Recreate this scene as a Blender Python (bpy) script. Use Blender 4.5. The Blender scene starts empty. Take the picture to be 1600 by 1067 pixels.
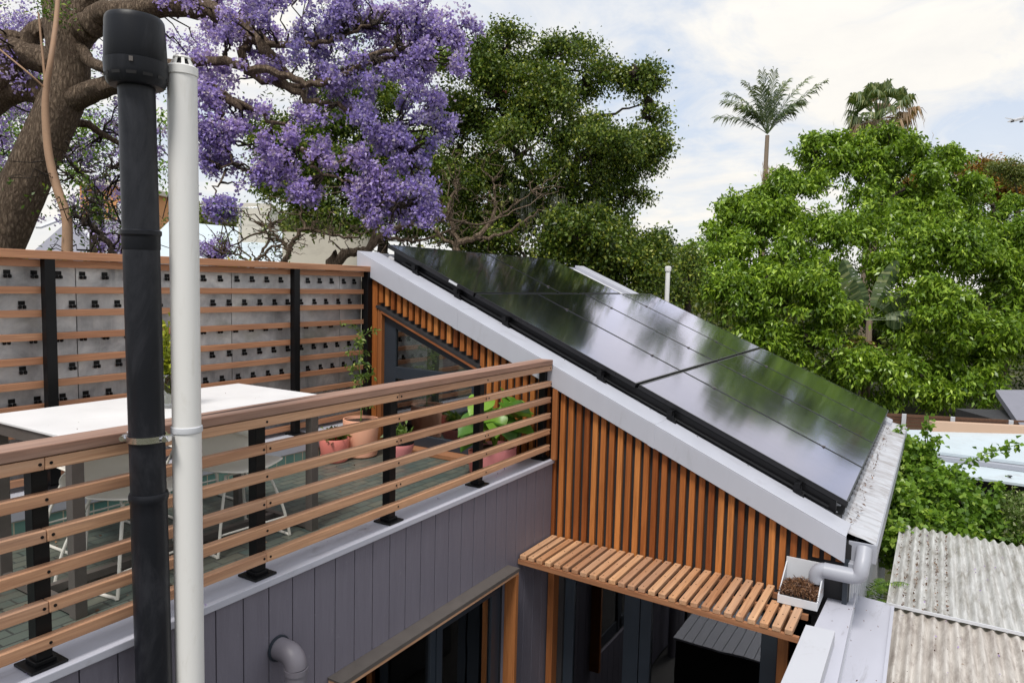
import bpy, math, random
import numpy as np
from mathutils import Matrix, Vector
random.seed(7); RS = np.random.RandomState(11)
S = bpy.context.scene; COL = S.collection
# ------------------------------------------------------------------ camera (solved from the photograph's vanishing points)
F = 1110.0; CX, CY = 800.0, 533.5; EYE = np.array([0, 0, 4.4])
def _u(v): return v / np.linalg.norm(v)
AX = _u(np.array([1470 - CX, 444 + .024 * 670 - CY, F]))
UP = _u(np.cross(np.array([0, 444 - CY, F]), np.array([1000, 468 - CY, F])))
if UP[1] > 0: UP = -UP
YV = np.cross(UP, AX); M = np.array([AX, YV, UP])
def ray(x, y): return M @ np.array([x - CX, y - CY, F])
def onX(x, y, X): r = ray(x, y); return EYE + r * (X / r[0])
def onY(x, y, Y): r = ray(x, y); return EYE + r * (Y / r[1])
def onZ(x, y, Z): r = ray(x, y); return EYE + r * ((Z - EYE[2]) / r[2])
def at(x, y, d): return EYE + ray(x, y) * (d / F)          # a point d metres ahead
RV = np.array([.516, -.856, 0]); RV /= np.linalg.norm(RV); FV = np.array([.856, .516, 0]); FV /= np.linalg.norm(FV); ZV = np.array([0, 0, 1.])
cam = bpy.data.cameras.new('camera'); cam.lens = F / 1600 * 36; cam.sensor_width = 36; cam.clip_start = .05; cam.clip_end = 6000
co = bpy.data.objects.new('camera', cam); COL.objects.link(co)
mw = Matrix.Identity(4)
for i in range(3):
    mw[i][0] = M[i, 0]; mw[i][1] = -M[i, 1]; mw[i][2] = -M[i, 2]; mw[i][3] = EYE[i]
co.matrix_world = mw; S.camera = co
# ------------------------------------------------------------------ materials
def newmat(name):
    m = bpy.data.materials.new(name); m.use_nodes = True; nt = m.node_tree; nt.nodes.clear()
    out = nt.nodes.new('ShaderNodeOutputMaterial'); return m, nt, out
def N(nt, t, **kw):
    n = nt.nodes.new(t)
    for k, v in kw.items():
        if k in n.inputs.keys(): n.inputs[k].default_value = v
        else: setattr(n, k, v)
    return n
def L(nt, a, b): nt.links.new(a, b)
def c4(c): return (c[0], c[1], c[2], 1)
def mixc(nt, fac, a, b, mode='MIX'):
    n = nt.nodes.new('ShaderNodeMix'); n.data_type = 'RGBA'; n.blend_type = mode
    for s, v in ((0, fac), (6, a), (7, b)):
        if isinstance(v, (int, float)): n.inputs[s].default_value = v
        elif isinstance(v, tuple): n.inputs[s].default_value = c4(v)
        else: L(nt, v, n.inputs[s])
    return n.outputs[2]
def ramp(nt, fac, stops):
    n = nt.nodes.new('ShaderNodeValToRGB'); e = n.color_ramp.elements
    while len(e) < len(stops): e.new(.5)
    for i, (p, c) in enumerate(stops):
        e[i].position = p; e[i].color = c4(c) if isinstance(c, tuple) else (c, c, c, 1)
    L(nt, fac, n.inputs[0]); return n.outputs[0]
def coords(nt, scale, shift=True):
    tc = N(nt, 'ShaderNodeTexCoord'); v = tc.outputs['Object']
    if shift:
        g = N(nt, 'ShaderNodeNewGeometry'); oi = N(nt, 'ShaderNodeObjectInfo')
        ad = N(nt, 'ShaderNodeMath', operation='ADD'); L(nt, g.outputs['Random Per Island'], ad.inputs[0]); L(nt, oi.outputs['Random'], ad.inputs[1])
        mu = N(nt, 'ShaderNodeMath', operation='MULTIPLY'); L(nt, ad.outputs[0], mu.inputs[0]); mu.inputs[1].default_value = 31.7
        va = N(nt, 'ShaderNodeVectorMath', operation='ADD'); L(nt, v, va.inputs[0]); L(nt, mu.outputs[0], va.inputs[1]); v = va.outputs[0]
    mp = N(nt, 'ShaderNodeMapping'); mp.inputs['Scale'].default_value = scale if isinstance(scale, tuple) else (scale,) * 3
    L(nt, v, mp.inputs[0]); return mp.outputs[0]
def noise(nt, vec, scale=1., detail=5., rough=.6, dist=0.):
    n = N(nt, 'ShaderNodeTexNoise', Scale=scale, Detail=detail, Roughness=rough, Distortion=dist); L(nt, vec, n.inputs['Vector']); return n.outputs[0]
def bump(nt, h, strength, dist=.01):
    b = N(nt, 'ShaderNodeBump', Strength=strength, Distance=dist); L(nt, h, b.inputs['Height']); return b.outputs[0]
def bsdf(nt, out, col, rough=.5, metal=0., spec=.5, normal=None, coat=0.):
    p = N(nt, 'ShaderNodeBsdfPrincipled'); 
    for k, v in (('Base Color', col), ('Roughness', rough), ('Metallic', metal), ('Specular IOR Level', spec), ('Coat Weight', coat)):
        if isinstance(v, tuple): p.inputs[k].default_value = c4(v)
        elif isinstance(v, (int, float)): p.inputs[k].default_value = v
        else: L(nt, v, p.inputs[k])
    if normal is not None: L(nt, normal, p.inputs['Normal'])
    L(nt, p.outputs[0], out.inputs[0]); return p
def paint(name, col, rough=.5, var=.12, metal=0., bs=.15, scale=6., dirt=None, spec=.5, streak=(1, 1, 1), dirt_lo=.55):
    m, nt, out = newmat(name); v = coords(nt, streak)
    n1 = noise(nt, v, scale, 7, .65); n2 = noise(nt, v, scale * 9, 4, .6)
    c = mixc(nt, n1, tuple(x * (1 - var) for x in col), tuple(min(1, x * (1 + var)) for x in col))
    if dirt:
        f = ramp(nt, noise(nt, v, scale * .7, 9, .72, .6), [(dirt_lo, 0.), (min(.99, dirt_lo + .22), 1.)])
        c = mixc(nt, f, c, dirt)
    r = ramp(nt, n1, [(.3, max(.02, rough * .8)), (.7, min(1., rough * 1.2))])
    bsdf(nt, out, c, r, metal, spec, bump(nt, n2, bs, .004)); return m
def wood(name, dark, light, axis, rough=.55, weather=None, wf=.5, var=.35):
    m, nt, out = newmat(name); sc = [38., 38., 38.]; sc[axis] = 1.6
    v = coords(nt, tuple(sc)); g = noise(nt, v, 1., 8, .62, .9)
    sc2 = [150., 150., 150.]; sc2[axis] = 5.
    fine = noise(nt, coords(nt, tuple(sc2)), 1., 4, .6)
    c = ramp(nt, g, [(.28, dark), (.5, tuple((a + b) / 2 for a, b in zip(dark, light))), (.68, light)])
    c = mixc(nt, .5, c, mixc(nt, fine, tuple(x * .45 for x in dark), light))
    geo = N(nt, 'ShaderNodeNewGeometry'); oi = N(nt, 'ShaderNodeObjectInfo')
    ad = N(nt, 'ShaderNodeMath', operation='ADD'); L(nt, geo.outputs['Random Per Island'], ad.inputs[0]); L(nt, oi.outputs['Random'], ad.inputs[1])
    fr = N(nt, 'ShaderNodeMath', operation='FRACT'); L(nt, ad.outputs[0], fr.inputs[0])
    k = ramp(nt, fr.outputs[0], [(0., (1 - var, 1 - var * 1.25, 1 - var * 1.35)), (.3, (1 - var * .5, 1 - var * .65, 1 - var * .7)), (.62, (1.02, 1., .97)), (.86, (1 + var * .4, 1 + var * .55, 1 + var * .5)), (1., (1 + var * 1.1, 1 + var * 1.5, 1 + var * 1.6))])
    c = mixc(nt, 1., c, k, 'MULTIPLY')
    if weather:
        f = ramp(nt, noise(nt, coords(nt, tuple(x * .12 for x in sc)), 1., 6, .7), [(.38, 0.), (.66, wf)])
        c = mixc(nt, f, c, weather)
    kn = ramp(nt, noise(nt, coords(nt, tuple(x * .35 for x in sc)), 1., 2, .5), [(.0, 1.), (.22, 1.), (.27, 0.)])
    c = mixc(nt, kn, c, tuple(x * .4 for x in dark))
    bsdf(nt, out, c, rough, 0, .35, bump(nt, fine, .25, .003)); return m
def leafmat(name, c1, c2, c3=None, trans=.3, rough=.45, spec=.4):
    m, nt, out = newmat(name); g = N(nt, 'ShaderNodeNewGeometry')
    stops = [(0., c1), (.75, c2)] + ([(1., c3)] if c3 else [])
    c = ramp(nt, g.outputs['Random Per Island'], stops)
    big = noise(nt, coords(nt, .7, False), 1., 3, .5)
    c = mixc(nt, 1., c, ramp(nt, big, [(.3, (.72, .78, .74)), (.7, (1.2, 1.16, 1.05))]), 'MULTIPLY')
    p = N(nt, 'ShaderNodeBsdfPrincipled'); L(nt, c, p.inputs['Base Color']); p.inputs['Roughness'].default_value = rough; p.inputs['Specular IOR Level'].default_value = spec
    t = N(nt, 'ShaderNodeBsdfTranslucent'); L(nt, mixc(nt, 1., c, (1.25, 1.3, .7), 'MULTIPLY'), t.inputs[0])
    mx = N(nt, 'ShaderNodeMixShader'); mx.inputs[0].default_value = trans
    L(nt, p.outputs[0], mx.inputs[1]); L(nt, t.outputs[0], mx.inputs[2]); L(nt, mx.outputs[0], out.inputs[0]); return m
def bark(name, dark, light, sc=1., zst=.25):
    m, nt, out = newmat(name); v = coords(nt, (16 * sc, 16 * sc, 16 * sc * zst), False)
    vo = N(nt, 'ShaderNodeTexVoronoi', feature='DISTANCE_TO_EDGE', Scale=1.5)
    nv = noise(nt, v, 1.4, 6, .7, .5); vm = N(nt, 'ShaderNodeVectorMath', operation='ADD'); L(nt, v, vm.inputs[0])
    cv = N(nt, 'ShaderNodeCombineXYZ'); L(nt, nv, cv.inputs[0]); L(nt, nv, cv.inputs[1]); L(nt, cv.outputs[0], vm.inputs[1]); L(nt, vm.outputs[0], vo.inputs['Vector'])
    e = ramp(nt, vo.outputs[0], [(0., 0.), (.35, 1.)]); e = mixc(nt, .45, e, noise(nt, v, 1.1, 8, .75, 1.)); n2 = noise(nt, v, 3, 8, .8)
    c = mixc(nt, e, tuple(x * .5 for x in dark), mixc(nt, ramp(nt, n2, [(.35, 0.), (.65, 1.)]), dark, light))
    h = mixc(nt, .5, e, n2); bsdf(nt, out, c, .85, 0, .2, bump(nt, h, 1., .07)); return m
def glass(name, tint=(.55, .6, .62), refl=1.0, base=.14):
    m, nt, out = newmat(name)
    fr = N(nt, 'ShaderNodeFresnel', IOR=1.55); gl = N(nt, 'ShaderNodeBsdfGlossy', Roughness=.01); gl.inputs[0].default_value = (refl, refl, refl, 1)
    wob = noise(nt, coords(nt, 2.5, False), 1., 2, .5); bn = bump(nt, wob, .04, .02); L(nt, bn, gl.inputs['Normal'])
    tr = N(nt, 'ShaderNodeBsdfTransparent'); tr.inputs[0].default_value = c4(tint)
    f2 = N(nt, 'ShaderNodeMath', operation='MULTIPLY_ADD'); L(nt, fr.outputs[0], f2.inputs[0]); f2.inputs[1].default_value = 1.5; f2.inputs[2].default_value = base; f2.use_clamp = True
    mx = N(nt, 'ShaderNodeMixShader'); L(nt, f2.outputs[0], mx.inputs[0]); L(nt, tr.outputs[0], mx.inputs[1]); L(nt, gl.outputs[0], mx.inputs[2]); L(nt, mx.outputs[0], out.inputs[0]); return m
MT = {}
MT['batten'] = wood('batten_timber', (.17, .045, .011), (.56, .20, .055), 2, .42, var=.42)
MT['trim_z'] = wood('trim_timber_upright', (.2, .06, .018), (.46, .18, .06), 2, .5, var=.15)
MT['trim_y'] = wood('trim_timber_across', (.2, .06, .02), (.4, .15, .06), 1, .5, var=.15)
MT['rail'] = wood('rail_timber', (.24, .095, .045), (.76, .43, .25), 0, .5, weather=(.5, .37, .29), wf=.4, var=.14)
MT['rail_top'] = wood('top_rail_timber', (.13, .065, .045), (.46, .27, .2), 0, .55, weather=(.38, .29, .245), wf=.6, var=.08)
MT['screen'] = wood('screen_timber', (.28, .1, .045), (.70, .35, .19), 0, .55, weather=(.35, .22, .16), wf=.3, var=.14)
MT['perg'] = wood('awning_timber', (.27, .105, .045), (.72, .40, .21), 0, .55, weather=(.42, .31, .24), wf=.4, var=.26)
MT['perg_y'] = wood('awning_beam_timber', (.2, .075, .035), (.42, .2, .1), 1, .6, var=.1)
MT['black'] = paint('black_metal', (.006, .006, .007), .36, .15, 0, .05, spec=.22)
MT['flue'] = paint('black_plastic', (.010, .011, .015), .4, .3, 0, .12, 9, dirt=(.032, .033, .04), streak=(1, 1, .35), dirt_lo=.50, spec=.25)
MT['pvc'] = paint('white_plastic', (.76, .75, .73), .35, .02, 0, .02, 5, dirt=(.62, .6, .55), streak=(3, 3, .6), dirt_lo=.54)
MT['pvcgrey'] = paint('grey_plastic', (.33, .34, .385), .4, .06, 0, .05)
MT['purplepipe'] = paint('purple_grey_painted_plastic', (.15, .14, .165), .5, .08, 0, .1)
MT['greymet'] = paint('pale_grey_painted_metal', (.43, .44, .495), .42, .06, 0, .08, 3, dirt=(.34, .34, .37), streak=(2, 2, .6), dirt_lo=.56)
MT['capmet'] = paint('parapet_capping_metal', (.45, .455, .52), .38, .06, 0, .06, 4, dirt=(.2, .19, .2), streak=(.7, 3, 1), dirt_lo=.56)
MT['roofmet'] = paint('roof_sheet_metal', (.47, .48, .515), .5, .12, 0, .3, 5, dirt=(.24, .21, .2), streak=(4, .8, 1), dirt_lo=.46)
MT['white'] = paint('white_painted_metal', (.57, .58, .61), .45, .05, 0, .05, 3, dirt=(.42, .41, .4), dirt_lo=.58)
MT['bluewhite'] = paint('pale_blue_painted_metal', (.50, .575, .62), .45, .06, 0, .05, 3, dirt=(.4, .42, .43), dirt_lo=.55)
MT['palegrey'] = paint('pale_grey_capping_paint', (.47, .48, .52), .42, .05, 0, .05, 3, dirt=(.34, .34, .34), dirt_lo=.56)
MT['pframe'] = paint('anodised_black_frame', (.02, .02, .023), .3, .1, .4, .03)
MT['taro'] = leafmat('broad_taro_leaf', (.05, .14, .02), (.15, .32, .03), (.34, .5, .07), trans=.3, rough=.3)
MT['fence'] = wood('dark_fence_timber', (.07, .035, .02), (.24, .13, .08), 0, .7)
MT['zinc'] = paint('galvanised_steel', (.82, .82, .84), .2, .05, 1., .05)
MT['shell'] = paint('cream_plastic', (.80, .77, .69), .35, .03, 0, .02)
MT['wire'] = paint('cream_wire', (.66, .64, .58), .4, .03)
MT['tabletop'] = paint('white_stone', (.72, .71, .71), .4, .05, 0, .03, 3, dirt=(.52, .5, .48), dirt_lo=.64)
MT['bronze'] = paint('weathered_bronze_metal', (.13, .115, .105), .4, .25, .3, .2, 12)
MT['dark'] = paint('dark_window_frame', (.026, .034, .046), .4, .12, 0, .04)
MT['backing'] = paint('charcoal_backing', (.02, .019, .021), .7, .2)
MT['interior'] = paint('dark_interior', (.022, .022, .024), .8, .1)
MT['coral'] = paint('coral_terracotta', (.7, .21, .17), .5, .08, 0, .08)
MT['peach'] = paint('peach_terracotta', (.86, .44, .29), .5, .06, 0, .08)
MT['pink'] = paint('pink_glazed_clay', (.76, .27, .27), .4, .06, 0, .05)
MT['soil'] = paint('potting_soil', (.035, .02, .014), .95, .5, 0, 1., 40)
MT['render'] = paint('cream_render', (.6, .56, .48), .8, .1, 0, .3, 2, dirt=(.4, .37, .32))
MT['orangewall'] = paint('orange_render', (.62, .3, .13), .8, .08, 0, .3, 2)
MT['slate'] = paint('slate_roofing', (.2, .2, .24), .6, .2, 0, .4, 8)
MT['tanwall'] = paint('tan_painted_board', (.5, .34, .24), .6, .06)
MT['moss'] = leafmat('grey_hanging_moss', (.11, .12, .09), (.2, .2, .16), trans=.2)
MT['spotlamp'] = paint('dark_bulb', (.05, .03, .02), .2, .1)
MT['jbark'] = bark('furrowed_bark', (.13, .085, .058), (.5, .38, .27), 1.1, .3)
MT['bark'] = bark('brown_bark', (.06, .045, .035), (.15, .115, .09), 1.5)
MT['palebark'] = bark('pale_bark', (.24, .17, .115), (.42, .32, .23), 1.2, .15)
MT['vinebark'] = paint('smooth_tan_bark', (.33, .2, .12), .7, .3, 0, .4, 8)
MT['palmbark'] = paint('ringed_palm_bark', (.21, .16, .115), .8, .25, 0, .6, 4, streak=(.3, .3, 9))
MT['flower'] = leafmat('lavender_blossom', (.25, .175, .64), (.53, .41, .97), (.78, .69, 1.), trans=.46, rough=.7, spec=.1)
MT['jleaf'] = leafmat('dark_fern_leaf', (.03, .07, .012), (.1, .17, .025), (.26, .32, .04))
MT['cleaf'] = leafmat('dark_glossy_leaf', (.025, .052, .010), (.13, .195, .026), (.35, .37, .065), trans=.23, rough=.38)
MT['rleaf'] = leafmat('bright_green_leaf', (.065, .13, .013), (.24, .38, .032), (.46, .60, .09), trans=.27, rough=.34)
MT['vleaf'] = leafmat('vine_leaf', (.08, .16, .02), (.2, .34, .04), (.38, .5, .09), trans=.35, rough=.4)
MT['varleaf'] = leafmat('variegated_leaf', (.08, .14, .03), (.2, .27, .07), (.6, .58, .38), trans=.3)
MT['ygleaf'] = leafmat('yellow_green_leaf', (.15, .2, .02), (.4, .42, .04), (.55, .5, .08), trans=.35)
MT['bgleaf'] = leafmat('olive_leaf', (.07, .1, .02), (.16, .2, .04), (.28, .28, .07), trans=.25)
MT['orleaf'] = leafmat('rusty_orange_leaf', (.12, .09, .02), (.3, .15, .025), (.42, .2, .03), trans=.25)
MT['palmleaf'] = leafmat('grey_green_frond', (.05, .085, .04), (.14, .19, .09), (.27, .3, .15), trans=.2)
MT['fanleaf'] = leafmat('fan_frond', (.06, .1, .03), (.13, .18, .05), (.27, .28, .12), trans=.25)
MT['deadleaf'] = leafmat('dry_frond', (.22, .13, .08), (.4, .27, .17), (.5, .36, .26), trans=.2)
MT['redleaf'] = leafmat('dark_red_petal', (.16, .01, .015), (.3, .02, .03), trans=.2)
MT['tomleaf'] = leafmat('tomato_leaf', (.09, .16, .04), (.2, .3, .07), (.4, .42, .12), trans=.35)
MT['litter'] = leafmat('brown_litter', (.06, .025, .015), (.14, .07, .035), (.24, .14, .08), trans=.0)
MT['twiglitter'] = leafmat('dead_flower_litter', (.05, .022, .014), (.15, .07, .035), (.26, .14, .075), trans=.0)
MT['petal'] = leafmat('fallen_purple_petal', (.2, .12, .4), (.4, .28, .6), trans=.1)
MT['gl'] = glass('window_glass')
MT['gldark'] = glass('door_glass', (.35, .37, .4), .85, .10)
# purple boarded wall: shallow grooves are modelled, colour is one paint
m, nt, out = newmat('purple_grey_cladding'); v = coords(nt, (14, 14, 1.4), False); g = noise(nt, v, 1.6, 8, .7, 1.2); g2 = noise(nt, coords(nt, (60, 60, 8), False), 1., 5, .7, .8)
c = mixc(nt, g, (.128, .119, .15), (.19, .178, .218)); sp = ramp(nt, noise(nt, coords(nt, 30., False), 1., 3, .6), [(.68, 0.), (.74, .35)]); c = mixc(nt, sp, c, (.24, .23, .26))
bsdf(nt, out, c, ramp(nt, g2, [(.3, .45), (.7, .65)]), 0, .4, bump(nt, mixc(nt, .6, g, g2), .5, .006)); MT['purple'] = m
# solar cell sheet
m, nt, out = newmat('solar_cells'); v = coords(nt, 1., False)
bk = N(nt, 'ShaderNodeTexBrick', offset=0., Scale=1.); bk.inputs['Color1'].default_value = (.010, .011, .016, 1); bk.inputs['Color2'].default_value = (.013, .013, .018, 1); bk.inputs['Mortar'].default_value = (.022, .023, .028, 1)
bk.inputs['Mortar Size'].default_value = .0018; bk.inputs['Brick Width'].default_value = .165; bk.inputs['Row Height'].default_value = .165; L(nt, v, bk.inputs[0])
du = noise(nt, coords(nt, (60, 5, 5), False), 1., 5, .7); du2 = noise(nt, coords(nt, 2.2), 1., 5, .6)
c = mixc(nt, ramp(nt, du2, [(.45, 0.), (.8, .25)]), bk.outputs[0], (.05, .048, .05))
bn = bump(nt, du2, .03, .01); df = N(nt, 'ShaderNodeBsdfDiffuse'); L(nt, c, df.inputs[0]); gl = N(nt, 'ShaderNodeBsdfGlossy'); gl.inputs[0].default_value = (.80, .81, 1., 1); L(nt, ramp(nt, du, [(.3, .06), (.7, .12)]), gl.inputs['Roughness']); L(nt, bn, gl.inputs['Normal'])
fr = N(nt, 'ShaderNodeFresnel', IOR=1.6); f2 = N(nt, 'ShaderNodeMath', operation='MULTIPLY'); L(nt, fr.outputs[0], f2.inputs[0]); f2.inputs[1].default_value = 2.4; f2.use_clamp = True; mx = N(nt, 'ShaderNodeMixShader'); L(nt, f2.outputs[0], mx.inputs[0]); L(nt, df.outputs[0], mx.inputs[1]); L(nt, gl.outputs[0], mx.inputs[2]); L(nt, mx.outputs[0], out.inputs[0]); MT['cells'] = m
# terrace tiles
m, nt, out = newmat('green_terrace_tiles'); v = coords(nt, (1, 1, 1), False)
bk = N(nt, 'ShaderNodeTexBrick', offset=.5, Scale=1.); bk.inputs['Color1'].default_value = (.05, .078, .07, 1); bk.inputs['Color2'].default_value = (.115, .115, .085, 1); bk.inputs['Mortar'].default_value = (.02, .018, .016, 1)
bk.inputs['Mortar Size'].default_value = .0055; bk.inputs['Brick Width'].default_value = .15; bk.inputs['Row Height'].default_value = .075; bk.inputs['Mortar Smooth'].default_value = .3; L(nt, v, bk.inputs[0])
c = mixc(nt, noise(nt, v, 5, 7, .7), bk.outputs[0], mixc(nt, .5, bk.outputs[0], (.09, .12, .115))); c = mixc(nt, ramp(nt, noise(nt, v, 1.6, 8, .7), [(.5, 0.), (.7, .55)]), c, (.1, .08, .06))
bsdf(nt, out, c, ramp(nt, noise(nt, v, 9, 5), [(.3, .3), (.7, .6)]), 0, .5, bump(nt, bk.outputs[1], -.4, .004)); MT['tiles'] = m
# skirting tiles
m, nt, out = newmat('teal_square_tiles'); tc = N(nt, 'ShaderNodeTexCoord'); sx = N(nt, 'ShaderNodeSeparateXYZ'); L(nt, tc.outputs['Object'], sx.inputs[0])
cb = N(nt, 'ShaderNodeCombineXYZ'); L(nt, sx.outputs[0], cb.inputs[0]); L(nt, sx.outputs[2], cb.inputs[1])
bk = N(nt, 'ShaderNodeTexBrick', offset=0., Scale=1.); bk.inputs['Color1'].default_value = (.08, .19, .17, 1); bk.inputs['Color2'].default_value = (.16, .26, .22, 1); bk.inputs['Mortar'].default_value = (.42, .38, .28, 1)
bk.inputs['Mortar Size'].default_value = .004; bk.inputs['Brick Width'].default_value = .09; bk.inputs['Row Height'].default_value = .09; L(nt, cb.outputs[0], bk.inputs[0])
bsdf(nt, out, bk.outputs[0], .2, 0, .5); MT['skirt'] = m
# dull galvanised sheet with water stains
m, nt, out = newmat('stained_zinc_sheet'); v = coords(nt, (3, 3, 3)); n1 = noise(nt, v, 1., 7, .65, .4); n2 = noise(nt, coords(nt, (30, 30, 2)), 1., 6, .7)
c = ramp(nt, n1, [(.3, (.24, .245, .26)), (.48, (.5, .505, .52)), (.66, (.8, .8, .8))]); c = mixc(nt, ramp(nt, n2, [(.5, 0.), (.7, .5)]), c, (.62, .61, .6))
c = mixc(nt, ramp(nt, noise(nt, coords(nt, (1.6, 1.6, 3)), 1., 5, .6), [(.58, 0.), (.75, .7)]), c, (.24, .25, .17))
bsdf(nt, out, c, .5, .35, .5, bump(nt, n1, .2, .01)); MT['sheet'] = m
# corrugated sheets
def corr(name, a, b, dirtc, trans=0.):
    m, nt, out = newmat(name); v = coords(nt, (.8, 9, 1), False); n1 = noise(nt, v, 2.4, 9, .75, .5)
    c = mixc(nt, ramp(nt, n1, [(.35, 0.), (.65, 1.)]), a, b); c = mixc(nt, ramp(nt, noise(nt, coords(nt, (3, 14, 1), False), 1., 8, .75), [(.47, 0.), (.66, .85)]), c, dirtc)
    p = bsdf(nt, out, c, .4, 0, .5, bump(nt, n1, .1, .005))
    if trans:
        t = N(nt, 'ShaderNodeBsdfTransparent'); t.inputs[0].default_value = (.82, .84, .76, 1); mx = N(nt, 'ShaderNodeMixShader'); mx.inputs[0].default_value = trans
        L(nt, p.outputs[0], mx.inputs[1]); L(nt, t.outputs[0], mx.inputs[2]); L(nt, mx.outputs[0], out.inputs[0])
    return m
MT['poly'] = corr('cloudy_corrugated_plastic', (.46, .45, .43), (.80, .80, .80), (.25, .22, .18), .26)
MT['tanroof'] = corr('weathered_corrugated_sheet', (.36, .325, .29), (.62, .585, .545), (.22, .18, .155))
# ground
m, nt, out = newmat('garden_ground'); v = coords(nt, 1., False); c = mixc(nt, noise(nt, v, .8, 8, .7), (.03, .045, .015), (.09, .075, .05)); bsdf(nt, out, c, .95, 0, .2, bump(nt, noise(nt, v, 8, 6), .5, .05)); MT['ground'] = m
m, nt, out = newmat('dark_paving'); v = coords(nt, 1., False); c = mixc(nt, noise(nt, v, 3, 8, .7), (.05, .05, .052), (.1, .095, .09)); bsdf(nt, out, c, .8, 0, .3); MT['paving'] = m
# ------------------------------------------------------------------ mesh building
ROOTLOC = {}
class MB:
    def __init__(s): s.v = []; s.f = []
    def add(s, vs, fs):
        k = len(s.v); s.v.extend([tuple(map(float, p)) for p in vs]); s.f.extend([tuple(i + k for i in f) for f in fs]); return s
    def box(s, x0, x1, y0, y1, z0, z1):
        return s.add([(x0, y0, z0), (x1, y0, z0), (x1, y1, z0), (x0, y1, z0), (x0, y0, z1), (x1, y0, z1), (x1, y1, z1), (x0, y1, z1)],
                     [(0, 3, 2, 1), (4, 5, 6, 7), (0, 1, 5, 4), (1, 2, 6, 5), (2, 3, 7, 6), (3, 0, 4, 7)])
    def hexa(s, b, t):      # bottom 4, top 4 points
        return s.add(list(b) + list(t), [(0, 3, 2, 1), (4, 5, 6, 7), (0, 1, 5, 4), (1, 2, 6, 5), (2, 3, 7, 6), (3, 0, 4, 7)])
    def bar(s, a, b, w, h, up=(0, 0, 1)):
        a = np.array(a, float); b = np.array(b, float); d = _u(b - a); sd = np.cross(d, np.array(up, float)); sd = _u(sd); u = np.cross(sd, d)
        q = [(-w / 2, -h / 2), (w / 2, -h / 2), (w / 2, h / 2), (-w / 2, h / 2)]
        return s.hexa([a + sd * i + u * j for i, j in q], [b + sd * i + u * j for i, j in q])
    def prism(s, poly, off):   # poly: list of 3d points, off: 3d offset
        n = len(poly); p = [np.array(x, float) for x in poly]; o = np.array(off, float)
        return s.add(p + [x + o for x in p], [tuple(range(n))[::-1], tuple(range(n, 2 * n))] + [(i, (i + 1) % n, n + (i + 1) % n, n + i) for i in range(n)])
    def tube(s, pts, rad, seg=8, cap=True, wob=0.):
        pts = [np.array(p, float) for p in pts]; n = len(pts); vs = []
        if isinstance(rad, (int, float)): rad = [rad] * n
        t0 = _u(pts[1] - pts[0]); ref = np.array([0, 0, 1.]) if abs(t0[2]) < .9 else np.array([1., 0, 0]); u = _u(np.cross(t0, ref))
        for i, p in enumerate(pts):
            t = _u(pts[min(i + 1, n - 1)] - pts[max(i - 1, 0)]); u = u - t * np.dot(u, t); u = _u(u); w = np.cross(t, u)
            for k in range(seg):
                a = 2 * math.pi * k / seg; r = rad[i] * (1 + (RS.uniform(-wob, wob) if wob else 0)); vs.append(p + (u * math.cos(a) + w * math.sin(a)) * r)
        fs = [(i * seg + k, i * seg + (k + 1) % seg, (i + 1) * seg + (k + 1) % seg, (i + 1) * seg + k) for i in range(n - 1) for k in range(seg)]
        if cap: fs += [tuple(range(seg))[::-1], tuple(range((n - 1) * seg, n * seg))]
        return s.add(vs, fs)
    def lathe(s, c, prof, seg=32, rot=0.):  # prof (r, z) bottom to top
        vs = []; n = len(prof)
        for r, z in prof:
            for k in range(seg):
                a = 2 * math.pi * k / seg + rot; vs.append((c[0] + r * math.cos(a), c[1] + r * math.sin(a), c[2] + z))
        fs = [(i * seg + k, i * seg + (k + 1) % seg, (i + 1) * seg + (k + 1) % seg, (i + 1) * seg + k) for i in range(n - 1) for k in range(seg)]
        fs += [tuple(range(seg))[::-1], tuple(range((n - 1) * seg, n * seg))]
        return s.add(vs, fs)
    def build(s, name, mat, parent=None, bevel=0., smooth=False, label=None, solid=0.):
        me = bpy.data.meshes.new(name); loc = np.zeros(3); r = parent
        while r is not None and r.parent is not None: r = r.parent
        if r is not None: loc = np.array(ROOTLOC[r.name])
        me.from_pydata([tuple(np.array(p) - loc) for p in s.v], [], s.f); me.validate(); me.materials.append(MT[mat] if isinstance(mat, str) else mat)
        if smooth:
            me.polygons.foreach_set('use_smooth', [True] * len(me.polygons)); me.set_sharp_from_angle(angle=math.radians(38))
        o = bpy.data.objects.new(name, me); COL.objects.link(o)
        if parent is not None: o.parent = parent
        if solid: md = o.modifiers.new('thickness', 'SOLIDIFY'); md.thickness = solid; md.offset = 0
        if bevel: md = o.modifiers.new('bevel', 'BEVEL'); md.width = bevel; md.segments = 2; md.limit_method = 'ANGLE'
        if label: o['label'] = label
        return o
def fastmesh(name, V, Fq, mat, parent=None, smooth=False, kind=None):
    me = bpy.data.meshes.new(name); loc = np.zeros(3); r = parent
    while r is not None and r.parent is not None: r = r.parent
    if r is not None: loc = np.array(ROOTLOC[r.name])
    V = (V - loc).astype(np.float32); nq = len(Fq)
    me.vertices.add(len(V)); me.vertices.foreach_set('co', V.ravel()); me.loops.add(nq * 4); me.loops.foreach_set('vertex_index', Fq.astype(np.int32).ravel())
    me.polygons.add(nq); me.polygons.foreach_set('loop_start', np.arange(0, nq * 4, 4, dtype=np.int32)); me.update(calc_edges=True); me.materials.append(MT[mat])
    if smooth: me.polygons.foreach_set('use_smooth', [True] * nq)
    o = bpy.data.objects.new(name, me); COL.objects.link(o)
    if parent is not None: o.parent = parent
    return o
def tag(o, label=None, cat=None, group=None, kind=None):
    if label: o['label'] = label
    if cat: o['category'] = cat
    if group: o['group'] = group
    if kind: o['kind'] = kind
    return o
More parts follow.
